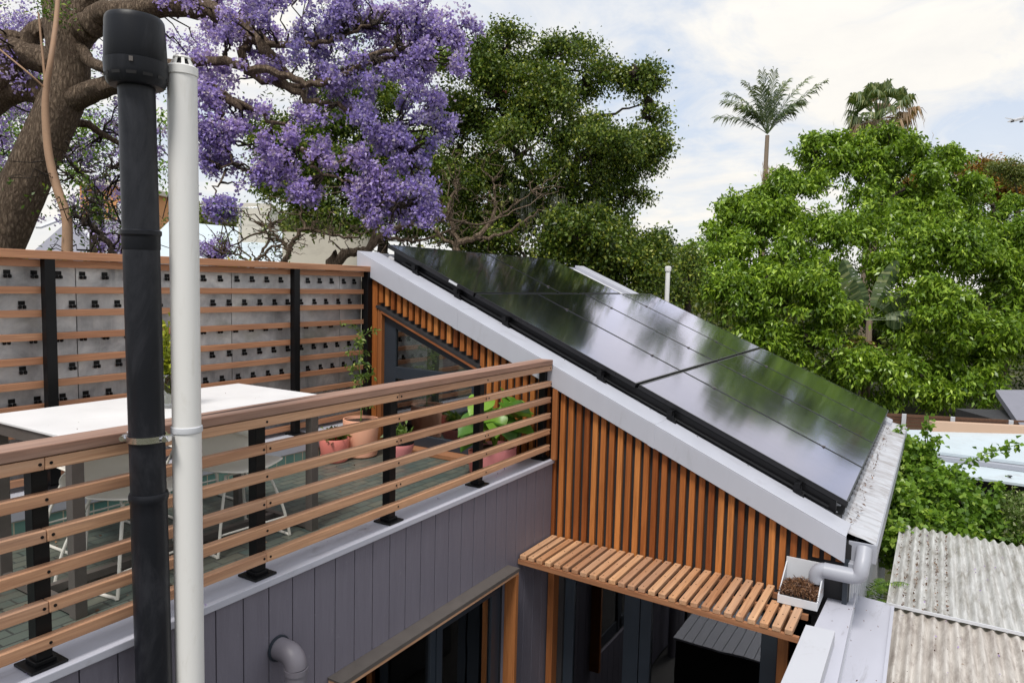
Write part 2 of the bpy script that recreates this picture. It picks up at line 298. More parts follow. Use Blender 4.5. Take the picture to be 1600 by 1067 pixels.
def thing(name, loc, label, cat, group=None):
    o = bpy.data.objects.new(name, None); COL.objects.link(o); o.location = tuple(map(float, loc)); o.empty_display_size = .1
    ROOTLOC[o.name] = tuple(map(float, loc)); return tag(o, label, cat, group)
def copy_tree(o, parent=None):
    c = o.copy(); COL.objects.link(c); c.parent = parent
    for ch in list(o.children): copy_tree(ch, c)
    return c
# ------------------------------------------------------------------ foliage tools
def rdir(n): d = RS.normal(size=(n, 3)); return d / np.linalg.norm(d, axis=1)[:, None]
def lump(P, s, seed=0):
    q = P * s + seed * 7.13
    return (np.sin(q[:, 0] * 1.7 + q[:, 1] * 1.1 + .3) + np.sin(q[:, 1] * 2.3 - q[:, 2] * 1.9 + 1.7) + np.sin(q[:, 2] * 2.1 + q[:, 0] * 2.7 + 4.1) + .6 * np.sin(q[:, 0] * 4.9 + q[:, 2] * 5.3 + seed)) / 3.6
def leaves(name, P, size, aspect, mat, parent, up=.5, droop=.4, out=None, var=.35, curl=.25):
    n = len(P); d = rdir(n); d[:, 2] -= droop
    if out is not None: d += out
    d /= np.linalg.norm(d, axis=1)[:, None]; nr = rdir(n); nr[:, 2] += up; s = np.cross(d, nr); s /= (np.linalg.norm(s, axis=1)[:, None] + 1e-9); nr = np.cross(s, d)
    Ln = size * (1 + RS.uniform(-var, var, n))[:, None]; W = Ln * aspect
    V = np.empty((n, 4, 3)); V[:, 0] = P; V[:, 1] = P + d * Ln * .45 + s * W / 2 + nr * Ln * curl * .5; V[:, 2] = P + d * Ln - nr * Ln * curl * .4; V[:, 3] = P + d * Ln * .45 - s * W / 2 + nr * Ln * curl * .5
    return fastmesh(name, V.reshape(-1, 3), np.arange(n * 4).reshape(-1, 4), mat, parent)
def blob(px, py, d, rx, ry, rd=None):
    c = at(px, py, d); k = d / F; return (c, rx * k, ry * k, rd if rd else (rx + ry) * .5 * k)
def clusters(blobs, n, seed=0, inner=.3, gap=-.45, gs=1.5, ls=.3, lf=3.):
    w = np.array([b[1] * b[2] + b[1] * b[3] + b[2] * b[3] for b in blobs]); w /= w.sum(); out = []; outd = []
    for b, wi in zip(blobs, w):
        k = max(3, int(n * wi)); d = rdir(k); r = inner + (1 - inner) * RS.uniform(0, 1, k) ** .5
        r = r * (1 + ls * lump(d, lf, seed) + RS.normal(0, .05, k))
        q = d * r[:, None]; P = b[0] + np.outer(q[:, 0] * b[1], RV) + np.outer(q[:, 1] * b[3], FV) + np.outer(q[:, 2] * b[2], ZV)
        out.append(P); outd.append(np.outer(q[:, 0], RV) + np.outer(q[:, 1], FV) + np.outer(q[:, 2], ZV))
    P = np.concatenate(out); Dn = np.concatenate(outd); keep = lump(P, gs, seed + 3) > gap; return P[keep], Dn[keep]
def sub(B, n, f=.32, seed=0, rim=.85):
    out = []
    for (c, rx, rz_, rd) in B:
        k = max(4, int(n * (.6 + .8 * RS.rand()))); d = rdir(k); d[:, 2] += .15; d /= np.linalg.norm(d, axis=1)[:, None]
        for q in d:
            t = rim * RS.uniform(.65, 1.1); m = min(rx, rz_, rd) * f * RS.uniform(.7, 1.35) + .25 * f * max(rx, rz_) * RS.uniform(.5, 1.)
            out.append((c + RV * q[0] * rx * t + FV * q[1] * rd * t + ZV * q[2] * rz_ * t, m * 1.05, m * .95, m * 1.05))
    return out
def spray(C, Dn, per, sig, flat=.7):
    n = len(C); P = np.repeat(C, per, 0) + RS.normal(0, sig, (n * per, 3)) * np.array([1, 1, flat]); return P, np.repeat(Dn, per, 0)
def smoothpath(pts, sub=5):
    p = [np.array(x, float) for x in pts]; l0 = np.linalg.norm(p[1] - p[0]); l1 = np.linalg.norm(p[2] - p[1]) if len(p) > 2 else l0
    if l0 > 2.5 * l1: p.insert(1, p[1] + (p[0] - p[1]) / l0 * l1)
    p = [2 * p[0] - p[1]] + p + [2 * p[-1] - p[-2]]; out = []
    for i in range(1, len(p) - 2):
        for k in range(sub):
            t = k / sub; out.append(.5 * ((2 * p[i]) + (p[i + 1] - p[i - 1]) * t + (2 * p[i - 1] - 5 * p[i] + 4 * p[i + 1] - p[i + 2]) * t * t + (3 * p[i] - p[i - 1] - 3 * p[i + 1] + p[i + 2]) * t ** 3))
    out.append(p[-2]); return out
def limb(mb, pts, r0, r1, seg=8, sub=5, wob=.06, kink=0.):
    P = smoothpath(pts, sub); n = len(P)
    if kink: P = [p + (RS.normal(0, kink, 3) if 0 < i < n - 1 else 0) for i, p in enumerate(P)]
    mb.tube(P, [r0 + (r1 - r0) * (i / (n - 1)) ** .8 for i in range(n)], seg, True, wob); return P
def twigs(mb, nodes, targets, r0=.012, r1=.004, kink=.05, seg=4):
    nodes = np.array(nodes)
    for t in targets:
        a = nodes[np.argmin(((nodes - t) ** 2).sum(1))]
        if np.linalg.norm(a - t) < .03: continue
        L_ = np.linalg.norm(t - a); P = [a + (t - a) * k / 5 + (RS.normal(0, kink * L_, 3) if 0 < k < 5 else 0) for k in range(6)]
        mb.tube(P, [r0 + (r1 - r0) * k / 5 for k in range(6)], seg, False)
# ================================================================== setting
g = MB(); g.add([(-900, -900, 0), (900, -900, 0), (900, 900, 0), (-900, 900, 0)], [(0, 1, 2, 3)]); tag(g.build('ground', 'ground'), kind='structure')
g = MB().box(-2, 5.0, -3, 2.6, .0, .03); tag(g.build('courtyard_paving', 'paving'), kind='structure')
XG = 5.05; SL = .434; CS = math.sqrt(1 + SL * SL)
def rz(y, d=0.): return 4.667 - SL * (4.709 - y) + d * CS
def ru(u): return 4.709 - u / CS          # slope distance from the ridge -> y
def ypoly(mb, pts, x0, x1): return mb.prism([(x0, y, z) for y, z in pts], (x1 - x0, 0, 0))
def slabZ(mb, px, z, th): return mb.prism([onZ(x, y, z) for x, y in px][::-1], (0, 0, -th))
# ================================================================== terrace building
TB = thing('terrace_building', (2.4, 3.6, 0), 'purple grey boarded building with a tiled roof terrace on top', 'building')
b = MB(); WX0, WX1, WZ0, WZ1 = 2.60, 4.335, .85, 2.29
for k in range(-20, 17):
    x0 = 2.628 + .1431 * k; x1 = min(x0 + .1375, 5.045)
    if x1 <= x0: continue
    if x1 < WX0 or x0 > WX1: b.box(x0, x1, 2.615, 2.64, 0.02, 2.96)
    else: b.box(x0, x1, 2.615, 2.64, WZ1, 2.96); b.box(x0, x1, 2.615, 2.64, .02, WZ0)
b.build('cladding', 'purple', TB, bevel=.0015)
b = MB(); b.box(-.6, WX0, 2.64, 2.75, 0, 2.955); b.box(WX1, 5.06, 2.64, 2.75, 0, 2.955); b.box(WX0, WX1, 2.64, 2.75, WZ1, 2.955); b.box(WX0, WX1, 2.64, 2.75, 0, WZ0)
b.box(-.6, 5.08, 4.62, 4.74, 0, 2.8); b.box(-.7, -.602, 2.64, 4.74, 0, 2.8)
b.build('wall', 'backing', TB)
MB().box(-.6, 5.06, 2.752, 4.6, 2.62, 2.84).build('floor_slab', 'interior', TB)
MB().box(-.6, 5.075, 2.79, 4.47, 2.842, 2.86).build('terrace_floor', 'tiles', TB)
b = MB().box(-.6, 5.046, 2.597, 2.80, 2.965, 3.0); b.build('parapet_capping', 'capmet', TB, bevel=.004)
b = MB().box(-.6, 5.046, 2.76, 2.788, 2.842, 2.963); b.build('parapet_inner_wall', 'skirt', TB)
b = MB().box(-.6, 5.05, 4.47, 4.76, 2.972, 3.1); b.build('rear_kerb', 'greymet', TB, bevel=.004)
MB().box(-.6, 5.075, 4.475, 4.60, 2.862, 2.97).build('tiled_skirting', 'skirt', TB)
# window in the boarded wall
w = MB(); X = lambda px, Y=2.66: onY(px, 1000, Y)[0]
xa, xb, xc, xd, xe = WX0 + .01, X(671), X(684), X(779), X(790)
w.box(WX0 + .005, 4.33, 2.65, 2.70, 2.2, 2.288); w.box(WX0 + .005, WX0 + .07, 2.65, 2.70, WZ0, 2.2); w.box(xb, xb + .055, 2.65, 2.70, WZ0, 2.2); w.box(xb + .06, xb + .12, 2.643, 2.69, WZ0, 2.2)
w.box(4.27, 4.33, 2.645, 2.70, WZ0, 2.2); w.box(xb + .12, 4.27, 2.643, 2.69, 2.15, 2.2); w.box(4.21, 4.27, 2.643, 2.69, WZ0, 2.15); w.box(WX0, 4.33, 2.65, 2.7, WZ0 - .02, WZ0 + .12)
w = w.build('window', 'dark', TB, bevel=.003)
MB().box(WX0 + .07, xb, 2.67, 2.676, WZ0 + .12, 2.2).build('pane', 'gldark', w); MB().box(xb + .12, 4.21, 2.66, 2.666, WZ0 + .12, 2.15).build('pane', 'gldark', w)
b = MB().box(2.57, 4.375, 2.515, 2.614, 2.327, 2.336); b.box(2.57, 4.375, 2.511, 2.5148, 2.312, 2.336); b.build('head_flashing', 'bronze', w, label='dark metal drip flashing')
MB().box(2.575, 4.37, 2.516, 2.614, 2.29, 2.325).build('head_board', 'rail', w, bevel=.002)
MB().box(4.337, 4.372, 2.516, 2.614, .8, 2.288).build('side_board', 'trim_z', w, bevel=.002); MB().box(2.575, 2.61, 2.516, 2.614, .8, 2.288).build('side_board', 'trim_z', w, bevel=.002)
# purple vent elbow on the wall
EV = thing('vent_pipe', (2.30, 2.615, 0), 'purple painted vent pipe elbow coming out of the boarded wall', 'pipe')
cx_ = onY(449, 1010, 2.56)[0]; zt = 2.64
pth = [(cx_ - .01, 2.64, zt)] + [(cx_ - .01, 2.55 - .06 * math.sin(t), zt - .06 + .06 * math.cos(t)) for t in np.linspace(0, math.pi / 2, 9)]
MB().tube(pth, .052, 24).build('elbow', 'purplepipe', EV, smooth=True)
b = MB().tube([(cx_ - .01, 2.49, zt - .06), (cx_ - .01, 2.49, zt - .085)], .056, 24); b.tube([(cx_ - .01, 2.49, zt - .085), (cx_ - .01, 2.49, 0.03)], .051, 24); b.build('downpipe', 'purplepipe', EV, smooth=True)
MB().tube([(cx_ - .01, 2.612, zt), (cx_ - .01, 2.603, zt)], .062, 24).build('collar', 'dark', EV, smooth=True)
# ================================================================== railing
RL = thing('balcony_railing', (2.7, 2.7, 3.0), 'timber slat balcony railing with black posts along the terrace edge', 'railing')
PX = [.3, 1.245, 2.19, 3.125, 4.055, 4.985]
for x in PX:
    p = MB().box(x - .027, x + .027, 2.66, 2.715, 3.012, 3.766).build('post', 'black', RL, bevel=.003)
    b = MB().box(x - .062, x + .062, 2.625, 2.75, 3.0005, 3.011); b.box(x - .036, x + .036, 2.652, 2.723, 3.011, 3.028); 
    b.build('base_plate', 'black', p, bevel=.002)
MB().box(-.3, 4.998, 2.612, 2.735, 3.768, 3.808).build('top_rail', 'rail_top', RL, bevel=.004)
screw0 = None
for i, zt in enumerate([3.764, 3.637, 3.508, 3.379, 3.251, 3.122]):
    r = MB(); js = [[1, 3, 5], [2, 4], [1, 3], [2, 4], [1, 3], [2]][i]; xs = [-.3] + [PX[j] - .002 for j in js if j < 5] + [4.998]
    for a, c in zip(xs[:-1], xs[1:]): r.box(a + .0012, c - .0012, 2.617, 2.659, zt - .043, zt)
    r = r.build('rail', 'rail', RL, bevel=.003)
    for j, x in enumerate(PX[1:], 1):
        for dx in ((-.018, .018) if j in js else (0,)):
            if screw0 is None: screw0 = MB().tube([(0, 0, 0), (0, -.002, 0)], .0058, 10).build('screw', 'black', None); screw0.parent = r; sc = screw0
            else: sc = screw0.copy(); COL.objects.link(sc); sc.parent = r
            sc.location = (x + dx - 2.7, 2.6168 - 2.7, zt - .021 - 3.0)
MB().box(5.0, 5.03, 2.565, 2.61, 3.0, 3.575).build('end_batten', 'trim_z', RL, bevel=.002)
# ================================================================== privacy screen
SC = thing('privacy_screen', (3., 4.6, 3.1), 'horizontal timber slat screen with black posts at the back of the terrace', 'screen')
MB().box(.4, 5.03, 4.55, 4.68, 4.482, 4.532).build('cap_rail', 'screen', SC, bevel=.003)
for z in [4.480, 4.318, 4.178, 4.038, 3.894, 3.750, 3.611, 3.465, 3.32, 3.175]:
    b = MB(); cuts = sorted([.4, 5.02] + ([2.222] if RS.rand() < .4 else []) + ([4.13] if RS.rand() < .4 else []))
    for a, c in zip(cuts[:-1], cuts[1:]): b.box(a + .001, c - .001, 4.607, 4.645, z - (.045 if z > 4.4 else .042), z)
    b.build('slat', 'screen', SC, bevel=.002)
for x in (.5, 2.222, 4.125, 5.0):
    p = MB().box(x - .03, x + .03, 4.553, 4.605, 3.112, 4.495).build('post', 'black', SC, bevel=.002); MB().box(x - .06, x + .06, 4.52, 4.64, 3.1005, 3.111).build('base_plate', 'black', p)
GW = thing('sheet_metal_wall', (3., 4.74, 2.97), 'stained galvanised sheet wall with rows of black planting slots behind the timber screen', 'wall')
for i in range(5):
    x0 = .135 + 1.156 * i; x1 = min(x0 + 1.15, 5.04)
    b = MB(); 
    if x1 > x0: b.box(x0, x1, 4.70, 4.73, 3.102, 4.475); b.build('sheet', 'sheet', GW, bevel=.002)
MB().box(.1, 5.04, 4.74, 4.86, 0, 4.46).build('frame', 'backing', GW)
sl = []
for ri, zc in enumerate([4.398, 4.215, 4.005, 3.822, 3.632, 3.435, 3.24]):
    for k in range(21): sl.append((2.052 + .1445 * k + (.068 if ri % 2 else 0) + .012 * math.sin(ri * 2.2) + RS.uniform(-.006, .006), zc))
sl = [q for q in sl if q[0] < 4.97]; sl.sort(key=lambda q: -q[1])
def slotm(mb, x, z, y=4.70):
    mb.box(x - .0185, x + .0185, y - .003, y + .001, z - .010, z + .015)
    for s in (-1, 1): mb.lathe((x + s * .012, y - .010, z - .024), [(.007, -.008), (.0105, -.002), (.010, .008), (.007, .013)], 8)
s0 = MB(); slotm(s0, 0, 0, 0.); s0m = s0.build('planting_slot', 'black', None); s0m.parent = GW
for i, (x, z) in enumerate(sl[:100]):
    o = s0m if i == 0 else s0m.copy()
    if i: COL.objects.link(o); o.parent = GW
    o.location = (x - 3., 4.70 - 4.74, z - 2.97)
b = MB(); [slotm(b, x, z) for x, z in sl[100:]]
if b.v: tag(b.build('lower_planting_slots', 'black', GW), kind='stuff')
# ================================================================== gable house
GH = thing('gable_house', (7.4, 2.5, 0), 'house end with upright orange timber battens under a sloping grey metal roof', 'house')
HX1 = 9.95
b = MB()
ypoly(b, [(4.74, 0), (4.74, rz(4.74) - .06), (4.45, rz(4.45) - .06), (4.45, 0)], 5.087, 5.2)
ypoly(b, [(4.45, 4.12), (4.45, rz(4.45) - .06), (3.33, rz(3.33) - .06), (3.33, 3.67)], 5.087, 5.2)
ypoly(b, [(4.45, 2.2), (4.45, 2.88), (3.33, 2.88), (3.33, 2.2)], 5.087, 5.2)
ypoly(b, [(3.33, 2.2), (3.33, rz(3.33) - .06), (.40, rz(.40) - .06), (.40, 2.2)], 5.087, 5.2)
ypoly(b, [(.62, 0), (.62, 2.2), (.40, 2.2), (.40, 0)], 5.087, 5.2); ypoly(b, [(4.45, 0), (4.45, 2.2), (2.5, 2.2), (2.5, 0)], 5.087, 5.2)
b.build('wall', 'backing', GH)
b = MB(); ypoly(b, [(4.74, 0), (4.74, rz(4.74) - .06), (.40, rz(.40) - .06), (.40, 0)], HX1 - .15, HX1 - .02); b.box(5.2, HX1 - .15, 4.62, 4.74, 0, 3.05); b.box(7.7, HX1 - .15, 4.62, 4.74, 3.05, rz(4.62) - .07); b.box(5.2, 7.7, 4.62, 4.74, 4.3, rz(4.62) - .07); b.box(6.4, 6.5, 4.62, 4.74, 3.05, 4.3)
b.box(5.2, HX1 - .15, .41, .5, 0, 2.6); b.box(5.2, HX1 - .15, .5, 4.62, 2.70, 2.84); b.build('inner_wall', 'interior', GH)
b = MB(); b.box(5.1, HX1, .395, .408, 0, 2.70)
for k in range(24): x = 5.16 + .2 * k; b.box(x, x + .045, .382, .394, 0, 2.70)
b.build('side_cladding', 'white', GH)
b = MB(); rb = random.Random(3)
for k in range(-27, 30):
    e = 2.56 - .0714 * k; y0 = e - .042
    top0, top1 = rz(y0) - .12, rz(e) - .12
    if y0 > 3.345: zb = 3.70 + .42 * (y0 - 3.345) + .035
    elif e > 2.66: zb = 2.88
    elif e > .80: zb = 2.34
    elif e > .71: zb = 2.56
    else: zb = 2.62
    if e > .70 and e < .80: zb = 2.585
    dx = rb.uniform(0, .004); 
    b.hexa([(XG + dx, y0, zb), (5.084, y0, zb), (5.084, e, zb), (XG + dx, e, zb)], [(XG + dx, y0, top0), (5.084, y0, top0), (5.084, e, top1), (XG + dx, e, top1)])
b.box(5.035, 5.084, 4.497, 4.565, 2.88, rz(4.5) - .13)
b.build('battens', 'batten', GH, bevel=.002)
MB().box(5.03, 5.086, 4.435, 4.487, 2.88, 4.135).build('window_jamb_trim', 'trim_z', GH, bevel=.002)
MB().box(5.035, 5.086, .405, .436, 2.2, 2.64).build('corner_trim', 'dark', GH)
# sloping head of the gable window
b = MB(); b.bar((5.055, 4.50, 4.165), (5.055, 3.335, 3.683), .07, .022, (0, 0, 1)); b.build('window_head_flashing', 'backing', GH)
b = MB(); b.bar((5.06, 4.44, 4.117), (5.06, 3.335, 3.657), .075, .022, (0, 0, 1)); b.build('window_head_trim', 'trim_y', GH)
wn = MB()
wt = lambda y: 4.095 + .418 * (y - 4.44)
ypoly(wn, [(4.435, 2.9), (4.435, wt(4.435)), (4.30, wt(4.30)), (4.30, 2.9)], 5.07, 5.12)
ypoly(wn, [(4.30, wt(4.30)), (3.36, wt(3.36)), (3.36, wt(3.36) - .05), (4.30, wt(4.30) - .07)], 5.07, 5.12)
ypoly(wn, [(4.30, 3.50), (4.30, 3.61), (3.36, 3.60), (3.36, 3.50)], 5.068, 5.12)
ypoly(wn, [(3.44, 2.9), (3.44, 3.50), (3.345, 3.50), (3.345, 2.9)], 5.07, 5.12); ypoly(wn, [(4.30, 2.9), (4.30, 3.0), (3.44, 3.0), (3.44, 2.9)], 5.07, 5.12)
wn = wn.build('gable_window', 'dark', GH, bevel=.003)
b = MB(); ypoly(b, [(4.30, 3.61), (4.30, wt(4.3) - .07), (3.42, wt(3.42) - .05), (3.42, 3.60)], 5.09, 5.096); b.build('pane', 'gl', wn)
b = MB(); ypoly(b, [(4.30, 3.0), (4.30, 3.5), (3.44, 3.5), (3.44, 3.0)], 5.09, 5.096); b.build('pane', 'gl', wn)
MB().box(4.93, 5.08, 3.3, 4.42, 2.862, 2.90).build('timber_step', 'perg_y', GH, bevel=.003)
# glazed doors below the awning
yy = lambda px, X=5.14: onX(px, 1000, X)[1]
d = MB(); A = [yy(p) for p in (872, 897, 975, 999, 1001, 1018, 1190, 1216)]
d.box(5.12, 5.17, A[1], A[0], 0.03, 2.2); d.box(5.12, 5.17, A[3], A[2], .03, 2.2); d.box(5.11, 5.16, A[5], A[4], .03, 2.2); d.box(5.12, 5.17, A[7], A[6], .03, 2.2)
d.box(5.12, 5.17, A[7], A[0], 2.12, 2.199); d.box(5.12, 5.17, A[7], A[0], .03, .2)
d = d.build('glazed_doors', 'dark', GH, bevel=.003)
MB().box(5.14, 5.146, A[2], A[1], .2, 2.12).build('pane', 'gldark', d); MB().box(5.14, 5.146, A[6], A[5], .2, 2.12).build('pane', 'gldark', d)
MB().box(5.13, 5.15, A[3] + .006, A[3] + .03, .95, 1.12).build('handle', 'black', d)
MB().box(4.995, 5.086, 2.545, 2.60, 0.03, 2.295).build('door_jamb_trim', 'trim_z', GH, bevel=.002)
yj = yy(1226, 5.06); MB().box(5.03, 5.086, yj - .03, yj + .04, 0.03, 2.295).build('door_jamb_trim', 'trim_z', GH, bevel=.002)
# roof
b = MB(); n = 48; xs = np.linspace(5.25, HX1 - .2, 4 * n + 1)
prof = [(.0 if (i % 8) not in (0, 1) else .016) for i in range(len(xs))]
ya, yb_ = 4.70, .415
V = []; 
for i, x in enumerate(xs): V += [(x, ya, rz(ya) - .03 + prof[i]), (x, yb_, rz(yb_) - .03 + prof[i]), (x, ya, rz(ya) - .05), (x, yb_, rz(yb_) - .05)]
Fc = []
for i in range(len(xs) - 1): k = 4 * i; Fc += [(k, k + 1, k + 5, k + 4), (k + 1, k + 3, k + 7, k + 5), (k + 2, k + 6, k + 7, k + 3), (k, k + 4, k + 6, k + 2)]
rf = MB().add(V, Fc).build('roof', 'roofmet', GH)
def sloped(mb, x0, x1, y0, y1, t0, t1):     # a strip following the slope, offsets above/below the roof line
    return mb.hexa([(x0, y0, rz(y0) + t0), (x1, y0, rz(y0) + t0), (x1, y1, rz(y1) + t0), (x0, y1, rz(y1) + t0)], [(x0, y0, rz(y0) + t1), (x1, y0, rz(y0) + t1), (x1, y1, rz(y1) + t1), (x0, y1, rz(y1) + t1)])
b = MB(); sloped(b, 5.0, 5.034, .43, 4.718, -.172, 0.); b.build('fascia', 'greymet', rf, bevel=.004)
b = MB(); sloped(b, 5.0, 5.30, .43, 4.718, .001, .007); b.build('barge_capping', 'greymet', rf, bevel=.002)
b = MB(); sloped(b, HX1 - .30, HX1, .415, 4.718, -.05, .03); b.build('far_barge_capping', 'greymet', rf, bevel=.002)
b = MB(); b.box(5.036, HX1, 4.705, 4.755, rz(4.7) - .2, rz(4.7) + .004); b.build('ridge_capping', 'greymet', rf, bevel=.002)
for yk in np.linspace(.75, 4.55, 11): MB().tube([(5.27, yk, rz(yk, .006)), (5.27, yk, rz(yk, .010))], .006, 8).build('roof_screw', 'zinc', rf)
for yk in (1.75, 3.55): b = MB(); sloped(b, 4.998, 5.302, yk, yk + .05, .0065, .0085); sloped(b, 4.9975, 5.0, yk, yk + .05, -.172, .0085); b.build('lap_joint', 'greymet', rf)
# gutter guard apron and gutter
V = []; Fc = []; nx = 220; 
for i in range(nx + 1):
    x = 5.12 + (HX1 - 5.12) * i / nx; w_ = .006 * math.sin(i * .9) + .004 * math.sin(i * 2.3 + 1)
    V += [(x, .47, rz(.47) - .008 + .004 * math.sin(i * 1.1)), (x, .40, rz(.40) - .004 + w_), (x, .33, rz(.33) + .012 + w_ * .7), (x, .262, rz(.30) + .004)]
for i in range(nx): k = 4 * i; Fc += [(k + j, k + j + 1, k + j + 5, k + j + 4) for j in range(3)]
MB().add(V, Fc).build('gutter_guard', 'roofmet', rf, smooth=True)
b = MB(); zg = rz(.30) + .002; b.box(5.10, HX1, .252, .262, zg - .11, zg + .004); b.box(5.10, HX1, .262, .40, zg - .115, zg - .105); b.box(5.088, 5.10, .252, .42, zg - .115, zg + .01); b.build('gutter', 'pvcgrey', GH, bevel=.002)
# leaf litter caught where the ribs end
n = 150; P = np.column_stack([RS.uniform(5.3, 9.6, n), RS.uniform(.40, .46, n), np.zeros(n)]); P[:, 2] = rz(P[:, 1]) + .002
tag(leaves('gutter_litter', P, .032, .3, 'litter', None, up=3, droop=0), kind='stuff', label='brown leaf litter caught along the gutter edge of the metal roof')
# ================================================================== solar panels
TH = math.atan(SL)
def solar(w, l):
    r = thing('solar_panel', (0, 0, 0), '', 'solar panel', 'solar panels on the sloping roof')
    MB().box(.012, w - .012, -l + .012, -.012, .022, .0345).build('cells', 'cells', r)
    b = MB(); b.box(0, w, -.012, 0, 0, .036); b.box(0, w, -l, -l + .012, 0, .036); b.box(0, .012, -l + .012, -.012, 0, .036); b.box(w - .012, w, -l + .012, -.012, 0, .036); b.box(.012, w - .012, -l + .012, -.012, 0, .004)
    b.build('frame', 'pframe', r); return r
por = solar(1.122, 1.69); lan = solar(1.70, 1.10)
def putp(o, x, u, label):
    y = ru(u); o.location = (x, y, rz(y, .085)); o.rotation_euler = (TH, 0, 0); o['label'] = label
putp(lan, 5.31, .10, 'sideways black solar panel at the near left end of the top row')
o = copy_tree(lan); putp(o, 5.31 + 1.712, .10, 'sideways black solar panel at the far right end of the top row')
nm = ['nearest the timber gable', 'second from the timber gable', 'third from the timber gable', 'farthest from the timber gable']
for r_, u in enumerate((1.215, 2.925)):
    for k in range(4):
        o = por if (r_ == 0 and k == 0) else copy_tree(por)
        putp(o, 5.32 + 1.136 * k + .02 * r_, u, 'upright black solar panel in the %s row, %s' % (('middle', 'lowest')[r_], nm[k]))
lb = MB().box(-.0015, 0.0, -.90, -.80, .008, .030).build('sticker', 'white', None); lb.parent = lan
for i, u in enumerate([.5, 1.03, 1.6, 2.6, 3.25, 4.28]):
    y = ru(u); r = thing('mounting_rail', (5.25, y, rz(y, .05)), 'black mounting rail under the solar panels, number of rails up from the gutter: %s' % ['six', 'five', 'four', 'three', 'two', 'one'][i], 'mounting rail', 'rails carrying the solar panels')
    r['label'] = ['black mounting rail under the upper part of the top solar row', 'black mounting rail under the lower edge of the top solar row', 'black mounting rail under the upper part of the middle solar row', 'black mounting rail under the lower part of the middle solar row', 'black mounting rail under the upper part of the lowest solar row', 'black mounting rail under the lower part of the lowest solar row'][i]
    xe_ = 5.25 + (3.5 if i < 2 else 4.62); b = MB().box(5.25, xe_, y - .02, y + .02, rz(y, .045), rz(y, .080)); b.build('rail_or_shade_bar', 'black', r)
    for xf in np.linspace(5.27, xe_ - .1, 4 if i < 2 else 5): b = MB(); b.box(xf, xf + .05, y - .045, y + .045, rz(y, .0) - .028, rz(y, .012)); b.box(xf + .005, xf + .012, y - .03, y + .03, rz(y, .012), rz(y, .062)); b.tube([(xf - .012, y, rz(y, .05)), (xf + .02, y, rz(y, .05))], .011, 8); b.build('rail_foot', 'black', r)
    for xc_ in ([7.016] if i < 2 else [5.32 + 1.136 * q - .007 + (.02 if i > 3 else 0) for q in (1, 2, 3)]): b = MB(); b.box(xc_ - .012, xc_ + .012, y - .025, y + .025, rz(y, .121) - .004, rz(y, .124)); b.build('clamp', 'bronze', r)
r = thing('edge_shade_bar', (5.36, 2.6, rz(2.6, .03)), 'long black bar running down the slope, added to deepen the shadow under the near edge of the solar panels', 'mounting rail')  # black bar added to give the dark shadow band between panel edge and roof
b = MB(); b.hexa([(5.345, ru(4.55), rz(ru(4.55), .0)), (5.365, ru(4.55), rz(ru(4.55), .0)), (5.365, ru(.16), rz(ru(.16), .0)), (5.345, ru(.16), rz(ru(.16), .0))], [(5.345, ru(4.55), rz(ru(4.55), .082)), (5.365, ru(4.55), rz(ru(4.55), .082)), (5.365, ru(.16), rz(ru(.16), .082)), (5.345, ru(.16), rz(ru(.16), .082))]); b.build('rail_or_shade_bar', 'black', r)
b = MB(); b.tube([(5.315, ru(4.5), rz(ru(4.5), .028)), (5.32, ru(3.), rz(ru(3.), .022)), (5.315, ru(1.7), rz(ru(1.7), .03)), (5.32, ru(.3), rz(ru(.3), .026))], .012, 8); b.build('cable', 'black', r)
# ================================================================== slatted awning
AW = thing('slatted_awning', (4.75, 1.6, 2.3), 'timber slat awning projecting from the battened wall over the glazed doors', 'awning')
for k in range(27):
    yc = 2.575 - .0737 * k; x0 = 4.525 - .055 * (2.6 - yc) + RS.uniform(-.006, .006); x1 = 5.045
    if yc < .82: x1 = 4.80
    b = MB().box(x0, x1, yc - .0246 + RS.uniform(-.003, .003), yc + .0246, 2.335, 2.3695); sl_ = b.build('slat', 'perg', AW, bevel=.005)
    for xs_ in (x0 + .035, (x0 + x1) / 2, x1 - .05):
        if k == 0 and xs_ == x0 + .035: nail = MB().tube([(0, 0, 0), (0, 0, .0018)], .0042, 8).build('screw', 'black', None); sc = nail
        else: sc = nail.copy(); COL.objects.link(sc)
        sc.parent = sl_; sc.location = (xs_ - 4.75, yc + RS.uniform(-.006, .006) - 1.6, 2.3692 - 2.3)
for i, (xa_, xw) in enumerate(((4.515, .03), (4.76, .03), (4.99, .03))):
    b = MB(); x2 = xa_ - (.10 if i == 0 else .0); b.hexa([(xa_, 2.61, 2.30), (x2, .60, 2.30), (x2 + xw, .60, 2.30), (xa_ + xw, 2.61, 2.30)][::-1], [(xa_, 2.61, 2.334), (x2, .60, 2.334), (x2 + xw, .60, 2.334), (xa_ + xw, 2.61, 2.334)][::-1]); b.build('beam', 'perg_y', AW)
MB().box(4.52, 5.04, 2.585, 2.612, 2.30, 2.334).build('end_beam', 'perg', AW)
